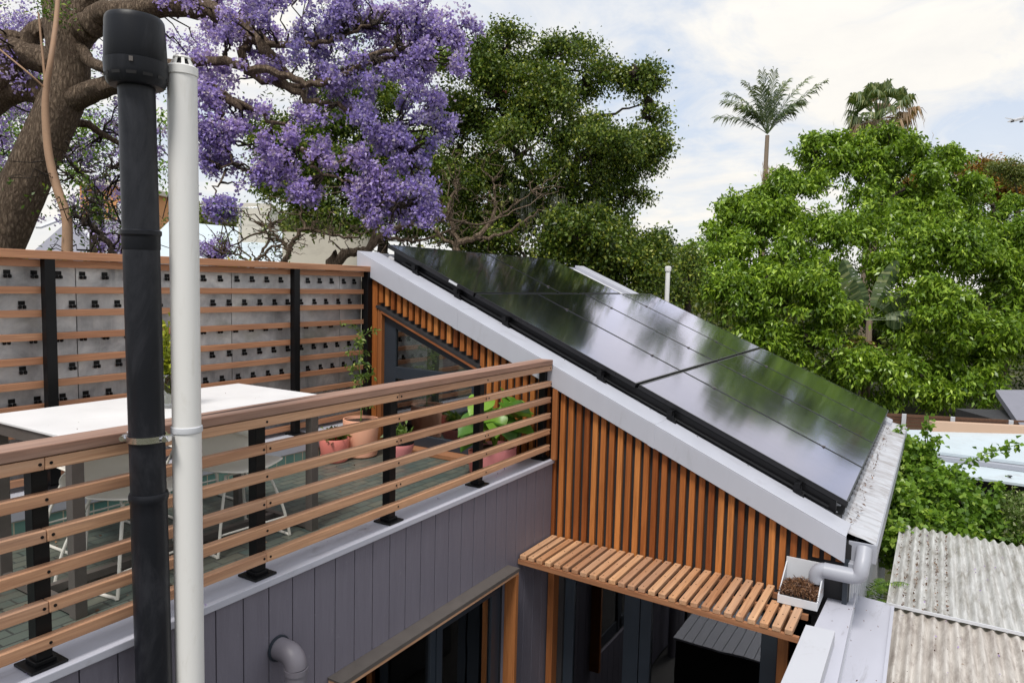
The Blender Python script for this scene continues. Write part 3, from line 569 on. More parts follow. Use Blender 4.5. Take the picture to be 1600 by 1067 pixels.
# rainwater head, litter and downpipe
q = [onX(1228, 883, 5.03), onX(1288, 897, 5.03)]; yL, yR = q[0][1], q[1][1]
BX = thing('rainwater_box', (4.9, (yL + yR) / 2, 2.37), 'open white rainwater box full of dead blossom at the end of the slatted awning', 'box')
b = MB(); x0, x1 = 4.775, 5.044; zb, zt = 2.372, 2.565
b.box(x0, x1, yR, yL, zb, zb + .01); b.box(x1 - .008, x1, yR, yL, zb + .01, zt + .03)
for y in (yR, yL - .008): ypq = [(x0, zb + .01), (x1 - .008, zb + .01), (x1 - .008, zt), (x0, zb + .05)]; b.prism([(x, y, z) for x, z in ypq], (0, .008, 0))
b.box(x0 - .008, x0, yR, yL, zb, zb + .055); b.build('box', 'white', BX, bevel=.0015)
n = 2600; P = np.column_stack([RS.uniform(x0 + .004, x1 - .06, n), RS.uniform(yR + .012, yL - .012, n), np.zeros(n)])
cxm, cym = (x0 + x1) / 2 - .03, (yL + yR) / 2; hh = .06 + .075 * np.exp(-(((P[:, 0] - cxm) / .09) ** 2 + ((P[:, 1] - cym) / .1) ** 2)); P[:, 2] = zb + .01 + hh * RS.uniform(.75, 1.02, n)
tag(leaves('dead_blossom_heap', P, .028, .16, 'twiglitter', None, up=1, droop=0), kind='stuff', label='heap of dead brown blossom filling the white rainwater box')
b = MB(); b.box(x0 + .004, x1 - .05, yR + .012, yL - .012, zb + .011, zb + .055); tag(b.build('damp_litter', 'soil'), kind='stuff', label='damp litter in the bottom of the white rainwater box')
DP = thing('downpipe', (5.0, .45, 2.4), 'short grey rainwater pipe with two bends between gutter and white box', 'pipe')
def arc(c, a, bb, r, n=8): # quarter bend in plane spanned by a,b
    return [np.array(c) + np.array(a) * r * math.cos(t) + np.array(bb) * r * math.sin(t) for t in np.linspace(0, math.pi / 2, n)]
XP = 4.97; p1 = onX(1352, 870, XP + .06); p2 = onX(1300, 893, XP); zc_ = p2[2]; yA = onX(1347, 885, XP)[1]; yB = onX(1276, 890, XP)[1]
top = [(XP + .12, yA, zc_ + .13), (XP + .05, yA, zc_ + .12), (XP + .02, yA, zc_ + .09)]
P = [(XP + .1, yA - .0, zc_ + .16), (XP + .04, yA, zc_ + .10), (XP, yA + .005, zc_ + .055)] + [(XP, yA + .05 - .045 * math.cos(t), zc_ + .045 - .045 * math.sin(t)) for t in np.linspace(.2, math.pi / 2, 7)]
MB().tube(P, .048, 22).build('upper_bend', 'pvcgrey', DP, smooth=True)
MB().tube([(XP, yA + .045, zc_), (XP, yB - .045, zc_)], .051, 22).build('pipe', 'pvcgrey', DP, smooth=True)
MB().tube([(XP, yB - .05 + .05 * math.sin(t), zc_ - .05 + .05 * math.cos(t)) for t in np.linspace(0, math.pi / 2, 8)] + [(XP, yB, zc_ - .09)], .048, 22).build('lower_bend', 'pvcgrey', DP, smooth=True)
MB().box(5.02, 5.16, .33, .41, zg - .19, zg - .116).build('gutter_outlet', 'pvcgrey', DP, bevel=.006)
# ================================================================== parapet wall on the right
PW = thing('parapet_wall', (4.2, .45, 0), 'pale grey metal capped boundary wall beside the slatted awning', 'wall')
b = MB(); slabZ(b, [(1299, 921), (1338, 926), (1297, 1120), (1209, 1110)], 2.35, .05); b.build('low_capping', 'capmet', PW, bevel=.003)
b = MB(); slabZ(b, [(1301, 923), (1337, 927), (1297, 1118), (1213, 1110)], 2.299, 2.28); b.build('wall', 'white', PW)
b = MB(); slabZ(b, [(1259, 975), (1305, 985), (1262, 1130), (1196, 1120)], 2.44, .088); b.build('raised_capping', 'palegrey', PW, bevel=.003, label='white raised box capping')
TR = thing('flashing_tray', (4.2, .2, 2.1), 'wide pale grey flashing tray between the boundary wall and the corrugated roof', 'flashing')
b = MB(); slabZ(b, [(1335, 928), (1383, 941), (1396, 949), (1374, 1130), (1294, 1130)], 2.16, .02); b.build('tray', 'capmet', TR, bevel=.002)
b = MB(); e0, e1 = onZ(1395, 948, 2.165), onZ(1374, 1130, 2.165); b.bar(e0, e1, .02, .02); b.build('rolled_edge', 'capmet', TR)
# ================================================================== carport with corrugated sheets
CP = thing('carport_roof', (5., -1.2, 0), 'low carport roof of weathered corrugated sheets, cloudy plastic behind and tan in front', 'roof')
def corrug(x0, x1, y0, y1, z, pitch, amp, slope=0.):
    n = int(abs(y1 - y0) / pitch * 10); ys = np.linspace(y0, y1, n + 1); V = []; Fc = []
    for y in ys:
        h = amp * 1.45 * math.cos(2 * math.pi * (y - y0) / pitch)
        V += [(x0, y, z + h), (x1, y, z + h + slope), (x1, y, z + h + slope - .004), (x0, y, z + h - .004)]
    for i in range(n): k = 4 * i; Fc += [(k, k + 1, k + 5, k + 4), (k + 1, k + 2, k + 6, k + 5), (k + 2, k + 3, k + 7, k + 6), (k + 3, k, k + 4, k + 7)]
    Fc += [(0, 3, 2, 1), (4 * n, 4 * n + 1, 4 * n + 2, 4 * n + 3)]
    return MB().add(V, Fc)
pc = onZ(1385, 943, 2.0); pt = onZ(1405, 820, 2.0)
corrug(pc[0], pt[0], pc[1], -2.6, 2.0, .0735, .011).build('plastic_sheet', 'poly', CP, smooth=True, label='cloudy translucent corrugated plastic')
corrug(2.2, pc[0] + .10, onZ(1390, 950, 1.97)[1], -2.6, 1.968, .0735, .011).build('tan_sheet', 'tanroof', CP, smooth=True, label='weathered tan corrugated sheet')
b = MB().box(pc[0] - .012, pc[0] - .001, -2.6, pc[1], 1.992, 2.014); b.build('edge_strip', 'white', CP)
for x in (pc[0] + .35, pc[0] + .95, pc[0] + 1.55, 5.6, 4.4, 3.2): MB().box(x, x + .045, -2.6, .2, 1.86, 1.95).build('batten', 'bronze', CP)
for x in (3.0, 5.5, 8.0): MB().box(x, x + .09, -2.5, -2.41, 0, 1.86).build('post', 'bronze', CP)
def litter_on(name, n, x0, x1, y0, y1, z, mat, size, label, pitch=None):
    P = np.column_stack([RS.uniform(x0, x1, n), RS.uniform(y0, y1, n), np.full(n, z)])
    if pitch: k = np.round((P[:, 1] - pitch[0]) / pitch[1] - .5) + .5; P[:, 1] = pitch[0] + k * pitch[1] + RS.normal(0, .006, n)
    return tag(leaves(name, P, size, .6, mat, None, up=4, droop=0, curl=.15), kind='stuff', label=label)
litter_on('brown_petal_litter', 420, pc[0], pt[0] - .1, -.22, pc[1] - .03, 1.994, 'litter', .023, 'small brown petals lying in the grooves of the corrugated plastic', (pc[1], .0735))
litter_on('purple_petal_litter', 60, 4.4, pt[0] - .1, -1.2, pc[1] - .03, 1.998, 'petal', .018, 'fallen purple petals scattered on the corrugated carport', (pc[1], .0735))
litter_on('dry_petal_litter', 70, 4.2, pc[0], -1.0, .15, 1.975, 'litter', .017, 'dry petals scattered on the tan corrugated sheet', (pc[1], .0735))
litter_on('capping_specks', 26, .6, 5.0, 2.61, 2.79, 3.003, 'petal', .018, 'purple petal specks on the grey parapet capping')
litter_on('tray_specks', 22, 3.9, 5.2, .16, .5, 2.353, 'litter', .012, 'dark specks on the grey boundary wall capping')
# ================================================================== terrace furniture
FZ = 2.861
TBL = thing('dining_table', (2.34, 3.6, FZ), 'long white topped outdoor table with dark metal legs on the terrace', 'table')
MB().box(1.595, 3.085, 3.20, 3.965, 3.688, 3.70).build('tabletop', 'tabletop', TBL, bevel=.002)
b = MB(); b.box(1.605, 3.075, 3.21, 3.235, 3.63, 3.687); b.box(1.605, 3.075, 3.93, 3.955, 3.63, 3.687); b.box(1.605, 1.635, 3.235, 3.93, 3.63, 3.687); b.box(3.045, 3.075, 3.235, 3.93, 3.63, 3.687); b.build('frame', 'bronze', TBL)
for x in (1.66, 3.05):
    for y in (3.24, 3.92): MB().box(x - .027, x + .027, y - .027, y + .027, FZ, 3.63).build('leg', 'bronze', TBL, bevel=.002)
for x in (1.66, 3.05): MB().box(x - .02, x + .02, 3.267, 3.893, FZ + .01, FZ + .05).build('foot_rail', 'bronze', TBL)
MB().box(1.68, 3.03, 3.56, 3.60, FZ + .012, FZ + .048).build('stretcher', 'bronze', TBL)
def chair():
    r = thing('shell_chair', (0, 0, 0), '', 'chair', 'cream chairs at the terrace table')
    # profile: seat front -> seat back -> backrest ; local front = -y
    prof = [(-.22, .445), (-.19, .452), (-.08, .438), (.05, .43), (.14, .438), (.19, .465), (.212, .50), (.228, .54), (.238, .575), (.24, .592)]
    nu = 13; V = []; Fc = []
    for j, (y, z) in enumerate(prof):
        t = j / (len(prof) - 1); back = max(0, (t - .5) * 2); hw = .235 - .03 * (1 - t) * (1 if t < .1 else .4) + .02 * back
        if j in (0,): hw *= .9
        if j >= len(prof) - 3: hw *= (.97, .90, .72)[j - len(prof) + 3]
        for i in range(nu):
            s = -1 + 2 * i / (nu - 1); V.append((s * hw, y - .09 * back * s * s + (.012 * s * s if j == 0 else 0), z + .028 * (1 - back) * s * s * (1 if abs(s) > .6 else .5) - (.03 * back * max(0, abs(s) - .7) / .3 if j > 6 else 0)))
    for j in range(len(prof) - 1):
        for i in range(nu - 1): k = j * nu + i; Fc.append((k, k + 1, k + nu + 1, k + nu))
    sh = MB().add(V, Fc).build('shell', 'shell', r, smooth=True, solid=.011); md = sh.modifiers.new('round', 'SUBSURF'); md.levels = 1; md.render_levels = 1
    for s in (-1, 1):
        MB().tube(smoothpath([(s * .13, -.13, .425), (s * .2, -.19, .2), (s * .235, -.215, .02), (s * .235, -.19, .008), (s * .235, .0, .008), (s * .235, .2, .008), (s * .235, .225, .02), (s * .2, .19, .2), (s * .13, .1, .42)], 4), .0085, 8).build('leg_frame', 'wire', r, smooth=True)
    for q in ([(-.215, -.2, .12), (.215, -.2, .12)], [(-.13, -.12, .424), (.13, -.12, .424)], [(-.13, .1, .42), (.13, .1, .42)]): MB().tube(q, .006, 8).build('cross_bar', 'wire', r)
    return r
ch = chair(); ROOTLOC[ch.name] = (0, 0, 0)
spots = [(2.05, 3.50, 8, 'cream shell chair under the near side of the white table, behind the black flue'), (2.68, 3.50, -4, 'cream shell chair under the near side of the white table, right of the white pipe'),
         (2.25, 4.08, 180, 'cream shell chair on the screen side of the white table, nearer end'), (2.92, 4.10, 176, 'cream shell chair on the screen side of the white table, farther end')]
for i, (x, y, a, lb) in enumerate(spots):
    o = ch if i == 0 else copy_tree(ch); o.location = (x, y, FZ); o.rotation_euler = (0, 0, math.radians(a)); o['label'] = lb
# vase with flowers
vp = onZ(262, 636, 3.70)
VS = thing('glass_vase', vp, 'clear glass vase of yellow green flower stems on the white table between the two pipes', 'vase')
MB().lathe(vp, [(.045, 0.001), (.05, .01), (.055, .11), (.05, .16), (.055, .18)], 20).build('vase', 'gl', VS, smooth=True)
b = MB(); P = []
for k in range(22):
    a = RS.uniform(0, 6.28); r = RS.uniform(.02, .085); h = RS.uniform(.16, .5); tip = vp + np.array([r * math.cos(a), r * math.sin(a), h]); b.tube([vp + np.array([.02 * math.cos(a), .02 * math.sin(a), .02]), (vp + tip) / 2 + np.array([0, 0, .03]), tip], .0025, 4, False)
    for t in np.linspace(.35, 1., 12): P.append(vp + (tip - vp) * t + RS.normal(0, .012, 3))
b.build('stems', 'ygleaf', VS); leaves('flowers', np.array(P), .05, .45, 'ygleaf', VS, up=.8, droop=-.3)
# ---- pots
def pot(x, y, r, h, mat, label, taper=.92, saucer=True, name='plant_pot', rim=None, cat='plant pot'):
    p = thing(name, (x, y, FZ), label, cat, None); rb_ = r * taper; z0 = .0
    if saucer:
        sh = h * .27; MB().lathe((x, y, FZ), [(rb_ * .86, 0), (rb_ * .97, .012), (rb_ * 1.0, sh * .4), (rb_ * 1.01, sh), (rb_ * .95, sh), (rb_ * .93, sh - .01)], 40).build('saucer', mat, p, smooth=True); z0 = sh * .6
    MB().lathe((x, y, FZ), [(rb_ * .9, z0), (rb_ * .95, z0 + .01), (r * .985, h * .7), (r, h - .004), (r * .985, h), (r * .93, h), (r * .91, h - .03)], 40).build('pot', mat if not rim else mat, p, smooth=True)
    if rim: MB().lathe((x, y, FZ + h), [(r * 1.0, -.015), (r * 1.01, -.002), (r * .99, .003), (r * .9, .003), (r * .9, -.01)], 40).build('rim', rim, p, smooth=True)
    MB().lathe((x, y, FZ), [(r * .2, h - .028), (r * .93, h - .026), (r * .4, h - .018)], 24).build('soil', 'soil', p); return p
def onF(px, py): q = onZ(px, py, FZ); return q[0], q[1]
def paddle(mb, base, d, up, L_, W, fold=.25, droop=.25, heart=True, nseg=7):
    base = np.array(base, float); d = _u(np.array(d, float)); up = np.array(up, float); s = _u(np.cross(d, up)); n = np.cross(s, d); V = []
    for j in range(nseg + 1):
        t = j / nseg; w = W * (math.sin(math.pi * min(1, t * .93 + .07) ** .75) ** .8 if t < 1 else 0) ; c = base + d * L_ * t - n * droop * L_ * t * t
        ex = -.18 * L_ if (heart and j == 0) else 0
        for i in (-1, -.5, 0, .5, 1): V.append(c + s * w * i + n * fold * w * abs(i) + d * (ex * abs(i)) + n * .03 * W * math.sin(j * 2 + i * 3))
    Fc = [(j * 5 + i, j * 5 + i + 1, (j + 1) * 5 + i + 1, (j + 1) * 5 + i) for j in range(nseg) for i in range(4)]
    mb.add(V, Fc)
# coral pot with small red and green plant
x, y = onF(533, 722); y += .08; p = pot(x, y, .125, .20, 'coral', 'small coral clay pot of dark red flowers at the foot of the screen')
P, Dn = spray(*clusters([(np.array([x, y, FZ + .21]), .11, .05, .11)], 50, 2, .2, -2), 7, .018); leaves('foliage', P, .05, .55, 'jleaf', p, up=1, droop=-.2)
P, Dn = spray(*clusters([(np.array([x, y, FZ + .20]), .09, .05, .09)], 14, 5, .2, -2), 6, .012); leaves('flowers', P, .035, .8, 'redleaf', p, up=1, droop=0)
# peach pot with tomato
x, y = onF(577, 715); y += .12; x += .02; p = pot(x, y, .155, .33, 'peach', 'large peach clay pot with a tall staked tomato plant by the glazed door', .95)
b = MB(); top = np.array([x + .02, y + .0, FZ + 1.10]); st = limb(b, [(x, y, FZ + .3), (x + .01, y, FZ + .6), (x - .02, y + .01, FZ + .85), tuple(top)], .006, .003, 6); ends = []
for k in range(26):
    t = st[RS.randint(2, len(st))]; a = RS.uniform(0, 6.28); L_ = RS.uniform(.06, .2); e = t + np.array([math.cos(a) * L_, math.sin(a) * L_, RS.uniform(-.01, .07)]); b.tube([t, (t + e) / 2 + np.array([0, 0, .025]), e], .0022, 4, False); ends += [e, (t + e) / 2 + np.array([0, 0, .015]), e * .7 + t * .3]
b.build('stem', 'tomleaf', p); ends = np.array(ends); P = np.repeat(ends, 5, 0) + RS.normal(0, .016, (len(ends) * 5, 3)); leaves('foliage', P, .038, .45, 'tomleaf', p, up=1., droop=.5)
# pink pot with black rim
x, y = onF(637, 722); y += .10; p = pot(x, y, .13, .17, 'pink', 'pink bowl shaped pot with a black rim and small leafy plant before the glazed door', .72, False, rim='black')
P, Dn = spray(*clusters([(np.array([x, y, FZ + .22]), .09, .07, .09)], 30, 4, .2, -2), 6, .016); leaves('foliage', P, .055, .4, 'tomleaf', p, up=.5, droop=-.8)
# small pink pot left of the big planter
px_, py_ = onF(742, 735); x, y = 4.78, 3.16; p = pot(x, y, .085, .18, 'coral', 'narrow coral pot with a thin seedling left of the big pink planter', .9, False)
P, Dn = spray(*clusters([(np.array([x, y, FZ + .30]), .05, .11, .05)], 20, 6, .2, -2), 5, .016); leaves('foliage', P, .06, .35, 'vleaf', p, up=.5, droop=-.3); b = MB(); b.tube([(x, y, FZ + .16), (x + .01, y, FZ + .38)], .003, 5); b.build('stem', 'vleaf', p)
# big pink planter with taro leaves
x, y = 4.74, 2.98; p = pot(x, y, .175, .25, 'pink', 'big pink planter with broad bright green leaves in the terrace corner', .8, False); 
b = MB(); s_ = MB()
for k in range(24):
    a = k * 2.39996; el = RS.uniform(.35, 1.35); Ls = RS.uniform(.16, .42); h = math.sin(el) * Ls + .05; r = min(.15, math.cos(el) * Ls); e = np.array([x + r * math.cos(a) * .8, y + r * math.sin(a) * .8 , FZ + .24 + h])
    s_.tube(smoothpath([(x, y, FZ + .22), (x + r * .3 * math.cos(a), y + r * .3 * math.sin(a), FZ + .24 + h * .6), tuple(e)], 3), .005, 6)
    paddle(b, e, (math.cos(a) * .8 - .1, math.sin(a) * .8 - .25, RS.uniform(-.9, .3)), (-.3, -.3, 1), RS.uniform(.17, .25), RS.uniform(.085, .12), .18, .35)
b.build('leaf', 'taro', p, smooth=True); s_.build('stem', 'vleaf', p)
# ================================================================== boarded bench in the courtyard (the door glass mirrors it)
IT = thing('boarded_bench', (2.9, 1.75, 0), 'low grey boarded bench standing in the courtyard and mirrored in the door glass', 'bench')
zt = .95; q = [onZ(px, py, zt) for px, py in ((1052, 995), (1192, 1041))]; mx_ = lambda x: 2 * 5.14 - x
ym, yM, xM = q[1][1], q[0][1], mx_(q[0][0]); xm = xM - 1.0; b = MB(); nb = 9
for k in range(nb): w_ = (yM - ym) / nb; b.box(xm, xM, ym + k * w_ + .006, ym + (k + 1) * w_, zt - .02, zt)
b.build('top', 'greymet', IT); MB().box(xm + .02, xM - .02, ym + .02, yM - .02, .03, zt - .021).build('base', 'backing', IT)
# ================================================================== flue and white vent pipe
yF = 2.49; ta, tb = onY(213, 120, yF), onY(241, 1067, yF); dz = _u(tb - ta); g0 = ta + dz * ((ta[2] - .03) / -dz[2])
FL = thing('black_flue', g0, 'tall black flue pipe with a wide cowl standing in front of the railing', 'flue')
def fp(px_y): # point on flue axis at photo row
    best = min(np.linspace(0, 1.2, 2400), key=lambda t: abs((lambda q: ((M.T @ (q - EYE))[1] / (M.T @ (q - EYE))[2] * F + CY))(ta + (tb - ta) * t) - px_y)); return ta + (tb - ta) * best
def alongtube(mb, p, q, r, seg=40): mb.tube([p, q], r, seg)
R_ = .0615
b = MB(); b.tube([ta, fp(382), fp(770)], [R_ * .985, R_ * 1.0, R_ * 1.0], 48); b.build('upper_pipe', 'flue', FL, smooth=True)
b = MB(); b.tube([fp(768), fp(772), fp(778), fp(782), fp(784), fp(800), g0], [R_ * 1.06, R_ * 1.11, R_ * 1.11, R_ * 1.06, R_ * 1.03, R_ * 1.03, R_ * 1.03], 48); b.build('lower_pipe', 'flue', FL, smooth=True)
b = MB(); b.tube([fp(359), fp(361), fp(367), fp(369), fp(371), fp(388), fp(391)], [R_ * 1.01, R_ * 1.12, R_ * 1.12, R_ * 1.05, R_ * 1.04, R_ * 1.035, R_ * 1.0], 48); b.build('joint_collar', 'flue', FL, smooth=True)
up_ = -dz; base = fp(137); Hc = .235
def cy_(h): return base + up_ * h
b = MB(); b.tube([cy_(-.002), cy_(.0), cy_(.012), cy_(.045), cy_(.085), cy_(.0855)], [R_ * 1.2, R_ * 1.42, R_ * 1.56, R_ * 1.66, R_ * 1.69, R_ * 1.55], 56); cw = b.build('cowl_base', 'flue', FL, smooth=True)
b = MB(); b.tube([cy_(.0856), cy_(.088), cy_(.215), cy_(.228), cy_(.236), cy_(.239)], [R_ * 1.64, R_ * 1.66, R_ * 1.57, R_ * 1.54, R_ * 1.46, R_ * .9], 56); b.build('cowl', 'flue', FL, smooth=True)
b = MB(); b.tube([cy_(.218), cy_(.221)], R_ * 1.575, 56); b.build('cowl_band', 'greymet', cw, smooth=True) if False else None
ux = _u(np.cross(up_, FV)); uy = np.cross(ux, up_)
for k in range(12):
    a = 2 * math.pi * k / 12 + .2; rd = ux * math.cos(a) + uy * math.sin(a); tg = np.cross(up_, rd); c = cy_(.029) + rd * (R_ * 1.60 - .0012); b = MB(); b.hexa([c - tg * .016 - up_ * .005 - rd * .006, c + tg * .016 - up_ * .005 - rd * .006, c + tg * .016 - up_ * .005 + rd * .0015, c - tg * .016 - up_ * .005 + rd * .0015], [c - tg * .016 + up_ * .005 - rd * .006, c + tg * .016 + up_ * .005 - rd * .006, c + tg * .016 + up_ * .005 + rd * .004, c - tg * .016 + up_ * .005 + rd * .004]); b.build('vent_slot', 'backing', cw)
rd = _u(np.cross(np.cross(up_, -FV + RV * .35), up_)); tg = np.cross(up_, rd); c = cy_(.071) + rd * R_ * 1.68
b = MB(); [b.hexa([c + tg * (i - .006) + up_ * -.008, c + tg * (i + .006) + up_ * -.008, c + tg * (i + .006) + up_ * -.008 + rd * .004, c + tg * (i - .006) + up_ * -.008 + rd * .004], [c + tg * (i - .006) + up_ * .008, c + tg * (i + .006) + up_ * .008, c + tg * (i + .006) + up_ * .008 + rd * .004, c + tg * (i - .006) + up_ * .008 + rd * .004]) for i in (0,)]; b.build('latch', 'bronze', cw)
# clamp
c = fp(683); CL = thing('pipe_clamp', c, 'shiny metal clamp holding the black flue to the railing', 'clamp'); s_ = MB()
pts = [c + ux * math.cos(a) * R_ * 1.06 + uy * math.sin(a) * R_ * 1.06 for a in np.linspace(0, 2 * math.pi, 33)]
V = []; 
for p in pts[:-1]: o_ = _u(p - c); V += [p - up_ * .0115, p + up_ * .0115, p + up_ * .0115 + o_ * .004, p - up_ * .0115 + o_ * .004]
n = 32; Fc = [(4 * i + j, 4 * ((i + 1) % n) + j, 4 * ((i + 1) % n) + (j + 1) % 4, 4 * i + (j + 1) % 4) for i in range(n) for j in range(4)]
s_.add(V, Fc); s_.build('band', 'zinc', CL, smooth=True)
for sgn in (-1, 1):
    e = c + ux * sgn * R_ * 1.06; b = MB(); b.bar(e + ux * sgn * .001, e + ux * sgn * .02, .028, .024); b.tube([e + ux * sgn * .013 - uy * .024, e + ux * sgn * .013 + uy * .035], .006, 8); b.tube([e + ux * sgn * .013 - uy * .03, e + ux * sgn * .013 - uy * .018], .011, 6); b.build('bolt', 'zinc', CL)
b = MB(); b.tube([c + np.array([0, R_, 0]), (c[0], 2.612, c[2])], .008, 8); b.build('bracket', 'zinc', CL)
# white pipe
yW = 2.44; wt_, wb = onY(284, 112, yW), onY(297, 1067, yW); xw = wb[0]; zt_ = wt_[2]; RW = .0525
WP = thing('white_vent_pipe', (xw, yW, 0.03), 'tall white plastic vent pipe with a slotted domed cap beside the black flue', 'pipe')
zj = onY(290, 676, yW - RW)[2]
MB().lathe((xw, yW, 0), [(RW, .03), (RW, zj)], 48).build('lower_pipe', 'pvc', WP, smooth=True)
MB().lathe((xw, yW, 0), [(RW * .985, zj), (RW * .985, zt_)], 48).build('upper_pipe', 'pvc', WP, smooth=True)
MB().lathe((xw, yW, zj), [(RW * 1.01, -.012), (RW * 1.07, -.009), (RW * 1.09, .0), (RW * 1.07, .012), (RW * 1.0, .014)], 48).build('joint_ring', 'white', WP, smooth=True)
cp_ = MB(); cp_.lathe((xw, yW, zt_), [(RW * 1.02, -.018), (RW * 1.05, -.016), (RW * 1.05, .012), (RW * .93, .017), (RW * .78, .018)], 48); cp_ = cp_.build('cap', 'pvc', WP, smooth=True)
MB().lathe((xw, yW, zt_), [(RW * .50, .044), (RW * .60, .046), (RW * .56, .052), (RW * .3, .056), (RW * .08, .057)], 32).build('cap_top', 'pvc', cp_, smooth=True)
MB().lathe((xw, yW, zt_), [(RW * .5, .018), (RW * .38, .044)], 24).build('cap_core', 'backing', cp_)
for k in range(8):
    a = 2 * math.pi * (k + .35) / 8; r0, r1 = RW * .80, RW * .55; t = np.array([-math.sin(a), math.cos(a), 0]); o = np.array([math.cos(a), math.sin(a), 0]); c = np.array([xw, yW, zt_])
    b = MB(); b.hexa([c + o * (r0 - .005) + t * .006 + ZV * .017, c + o * (r0 - .005) - t * .006 + ZV * .017, c + o * r0 - t * .006 + ZV * .017, c + o * r0 + t * .006 + ZV * .017], [c + o * (r1 - .003) + t * .005 + ZV * .046, c + o * (r1 - .003) - t * .005 + ZV * .046, c + o * r1 - t * .005 + ZV * .046, c + o * r1 + t * .005 + ZV * .046]); b.build('cap_rib', 'pvc', cp_)

def scatter_flat(name, n, x0, x1, y0, y1, z, mat, size, label): P = np.column_stack([RS.uniform(x0, x1, n), RS.uniform(y0, y1, n), np.full(n, z)]); return tag(leaves(name, P, size, .7, mat, None, up=4, droop=0, curl=.15), kind='stuff', label=label)
scatter_flat('table_specks', 12, 1.62, 3.05, 3.25, 3.93, 3.7025, 'litter', .006, 'small dry specks on the white tabletop')
scatter_flat('floor_litter', 90, .8, 4.9, 2.85, 4.4, 2.864, 'litter', .022, 'dry leaves and petals on the terrace tiles')
# ================================================================== background buildings
def house_box(mb, p0, p1, depth, z0, z1): # p0,p1 ground plan ends of near wall (world), extends away
    a = np.array([p0[0], p0[1], 0.]); b_ = np.array([p1[0], p1[1], 0.]); d = FV * depth
    q = [a, b_, b_ + d, a + d]; mb.hexa([v + ZV * z0 for v in q], [v + ZV * z1 for v in q])
def rowz(y, d, x=800): return at(x, y, d)[2]
WH = thing('white_roofed_house', at(430, 470, 22) * [1, 1, 0], 'house with a pale metal roof and cream chimney behind the bare branches', 'house')
b = MB(); house_box(b, at(180, 440, 17), at(600, 440, 17), 9, 0, rowz(425, 17, 400)); b.build('wall', 'render', WH)
b = MB(); b.prism([at(180, 428, 16.6), at(600, 428, 16.6), at(545, 372, 21), at(265, 345, 21)], (0, 0, -.12)); rfh = b.build('roof', 'bluewhite', WH)
b = MB(); b.prism([at(441, 440, 15), at(575, 440, 15), at(575, 368, 15), at(441, 362, 15)], tuple(FV * .4)); b.build('gable_wall', 'render', WH)
b = MB(); b.bar(at(318, 395, 17.6), at(378, 425, 16.9), .35, .1); b.build('skylight', 'slate', rfh)
b = MB(); a0, a1 = at(373, 400, 19), at(419, 400, 19); zz = rowz(330, 19, 395); house_box(b, a0, a1, .8, 3.5, zz); s = (a1 - a0) * .06
house_box(b, a0 - s, a1 + s, .9, zz - .42, zz - .36); house_box(b, a0 - s * 1.5, a1 + s * 1.5, .9, zz, zz + .12); house_box(b, a0 + s, a1 - s, .7, zz + .12, zz + .2); b.build('chimney', 'render', rfh)
AN = thing('tv_antenna', at(377, 400, 18), 'thin television antenna in front of the cream chimney', 'antenna')
b = MB(); m0, m1 = at(377, 405, 18), at(376, 322, 18); b.tube([m0, m1], .02, 6); b.build('mast', 'zinc', AN)
b = MB(); b.tube([at(352, 326, 18), at(402, 324, 18)], .012, 6); [b.tube([at(x, 325, 18) - FV * .3 - ZV * .02, at(x, 325, 18) + FV * .3 + ZV * .02], .007, 4) for x in range(356, 402, 6)]; b.build('boom', 'zinc', AN)
GHs = thing('slate_roofed_house', at(120, 470, 20) * [1, 1, 0], 'slate roofed house with white ridge flashings seen past the big trunk', 'house')
b = MB(); house_box(b, at(20, 440, 19), at(215, 440, 19), 8, 0, rowz(418, 19, 100)); b.build('wall', 'white', GHs)
b = MB(); b.prism([at(15, 425, 18.5), at(225, 425, 18.5), at(205, 345, 24), at(112, 340, 24)], (0, 0, -.12)); rr = b.build('roof', 'slate', GHs)
for (p, q_) in (((112, 340, 23.9), (185, 424, 18.4)), ((60, 360, 22.), (112, 340, 23.9)), ((135, 372, 21.8), (210, 378, 21.8))): b = MB(); b.bar(at(*p) + ZV * .08, at(*q_) + ZV * .08, .16, .06); b.build('ridge_flashing', 'white', rr)
OH = thing('orange_rendered_house', at(165, 470, 27) * [1, 1, 0], 'orange rendered house wall behind the slate roofed house', 'house')
b = MB(); house_box(b, at(128, 440, 26), at(190, 440, 26), 6, 0, rowz(292, 26, 160)); b.build('wall', 'orangewall', OH); b = MB(); house_box(b, at(124, 440, 25.8), at(194, 440, 25.8), 6.4, rowz(292, 26, 160), rowz(284, 26, 160)); b.build('parapet', 'render', OH)
b = MB(); house_box(b, at(185, 440, 25.5), at(199, 440, 25.5), .5, 0, rowz(318, 25.5, 190)); b.build('downpipe', 'white', OH)
# white roofed shed on the right
SH = thing('white_roofed_shed', onZ(1560, 710, 2.) * [1, 1, 0], 'neighbouring shed with a white painted two level roof beyond the vine', 'shed')
b = MB(); slabZ(b, [(1412, 671), (1760, 676), (1760, 741), (1440, 702)], 2.05, .05); b.build('upper_roof', 'bluewhite', SH, bevel=.004)
b = MB(); slabZ(b, [(1435, 706), (1765, 748), (1765, 778), (1500, 742), (1440, 735)], 1.93, .04); b.build('lower_roof', 'bluewhite', SH, bevel=.004)
b = MB(); slabZ(b, [(1440, 700), (1760, 739), (1762, 752), (1438, 709)], 1.995, .06); b.build('step_flashing', 'pvcgrey', SH)
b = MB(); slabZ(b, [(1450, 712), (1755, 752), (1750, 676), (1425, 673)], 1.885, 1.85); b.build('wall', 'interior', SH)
lp = onZ(1577, 754, 1.86); SLp = thing('round_lamp', lp, 'small dark round lamp hanging under the white shed roof edge', 'lamp')
